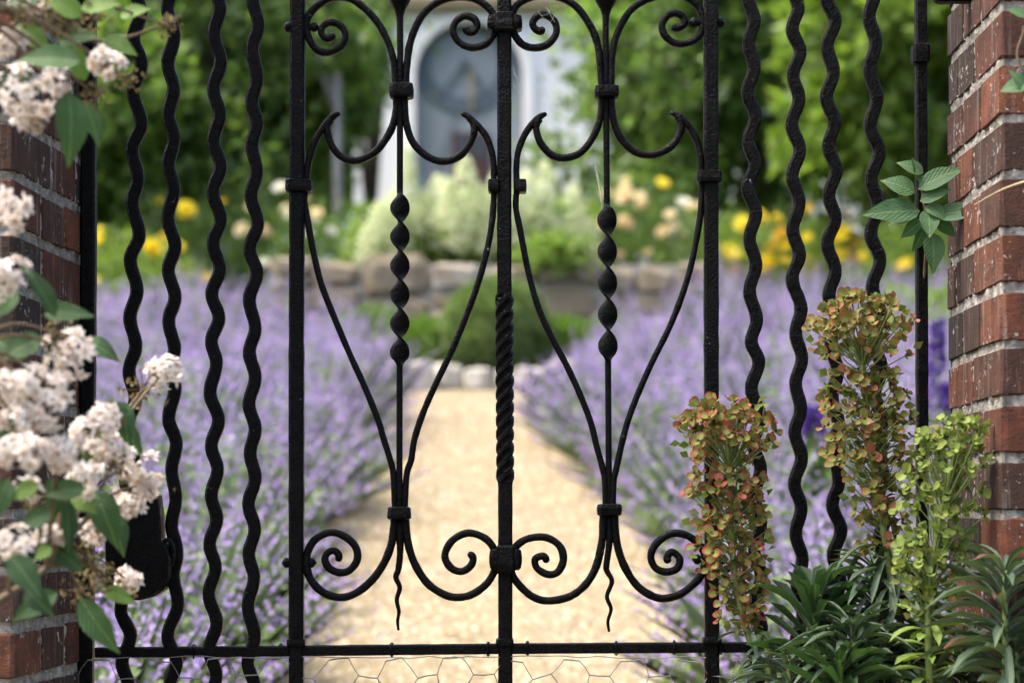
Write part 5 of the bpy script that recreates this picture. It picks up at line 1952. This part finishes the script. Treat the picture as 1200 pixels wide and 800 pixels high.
# ------------------------------------------------------------------ climber sprigs and a dry stalk
def sprig(stem, leaves, d, label, mesh=SLEAF):
    P = catmull([Vector(p) for p in stem], 6)
    t = thing('climber_sprig', P[0], label, 'climbing plant', 'climber sprigs at the right pier')
    obj('stem', tube(P, list(np.linspace(0.0030, 0.0016, len(P))), 6, rough=0.08).mesh('stem', True), MAT['twig'], t)
    rr = random.Random(len(leaves))
    for (b, tp, w, hint, dd) in leaves:
        p0, p1 = at(*b, d), at(*tp, d - dd)
        inst("leaf", rr.choice(mesh), frame(p0, p1, hint, w * 1.08 * d / FPX), t)
    return t


sprig([(0.62, 2.93, 0.0), (0.61, 2.97, 0.5), (0.598, 3.022, 0.95), (0.603, 3.02, 1.2), at(1086, 275, 2.965), at(1083, 240, 2.96), at(1078, 212, 2.96)],
      [((1078, 247), (1011, 250), 31, (0.1, -0.9, 0.45), 0.02), ((1072, 226), (1034, 208), 25, (0.2, -0.9, 0.35), 0.0), ((1082, 203), (1052, 188), 17, (0, -0.9, 0.4), 0.0),
       ((1076, 222), (1129, 193), 24, (-0.1, -0.9, 0.45), 0.02), ((1078, 236), (1114, 220), 17, (0, -0.9, 0.4), 0.02), ((1094, 252), (1154, 246), 25, (0.1, -0.9, 0.45), 0.03),
       ((1088, 246), (1090, 276), 22, (0, -0.85, 0.45), 0.03), ((1092, 272), (1096, 318), 25, (0.15, -0.95, 0.1), 0.02), ((1082, 258), (1056, 278), 17, (0.3, -0.9, 0.35), 0.0),
       ((1084, 266), (1070, 296), 15, (0.5, -0.8, 0.2), 0.0), ((1096, 258), (1122, 276), 17, (-0.2, -0.9, 0.4), 0.0), ((1078, 214), (1070, 184), 12, (0.4, -0.8, 0.3), 0.0),
       ((1085, 240), (1110, 256), 18, (0, -0.8, 0.5), 0.02), ((1070, 252), (1040, 262), 16, (0.1, -0.8, 0.6), 0.0)], 2.955,
      'climber sprig with a whorl of oval green leaves round the thin stile')
sprig([(0.80, 2.50, 0.0), (0.84, 2.5, 0.8), (0.80, 2.48, 1.35), at(1206, 90, 2.5), at(1200, 30, 2.5)],
      [((1206, 98), (1172, 106), 26, (0, -0.7, 0.7), 0.0), ((1206, 110), (1184, 80), 22, (0.3, -0.8, 0.5), 0.0), ((1204, 20), (1180, 10), 18, (0, -0.7, 0.7), 0.0), ((1208, 60), (1230, 30), 26, (0, -0.7, 0.7), 0.0)], 2.5,
      'climber leaves on the outer edge of the right pier')
P = catmull([at(1260, 190, 2.45), at(1215, 208, 2.52), at(1175, 222, 2.62), at(1142, 240, 2.72)], 6)
tag(obj('dry_stalk', tube(P, list(np.linspace(0.0022, 0.0010, len(P))), 5, rough=0.1).mesh('dry_stalk', True), MAT['straw']),
    'thin dry straw coloured stalk crossing the right brick pier', 'dry stalk')
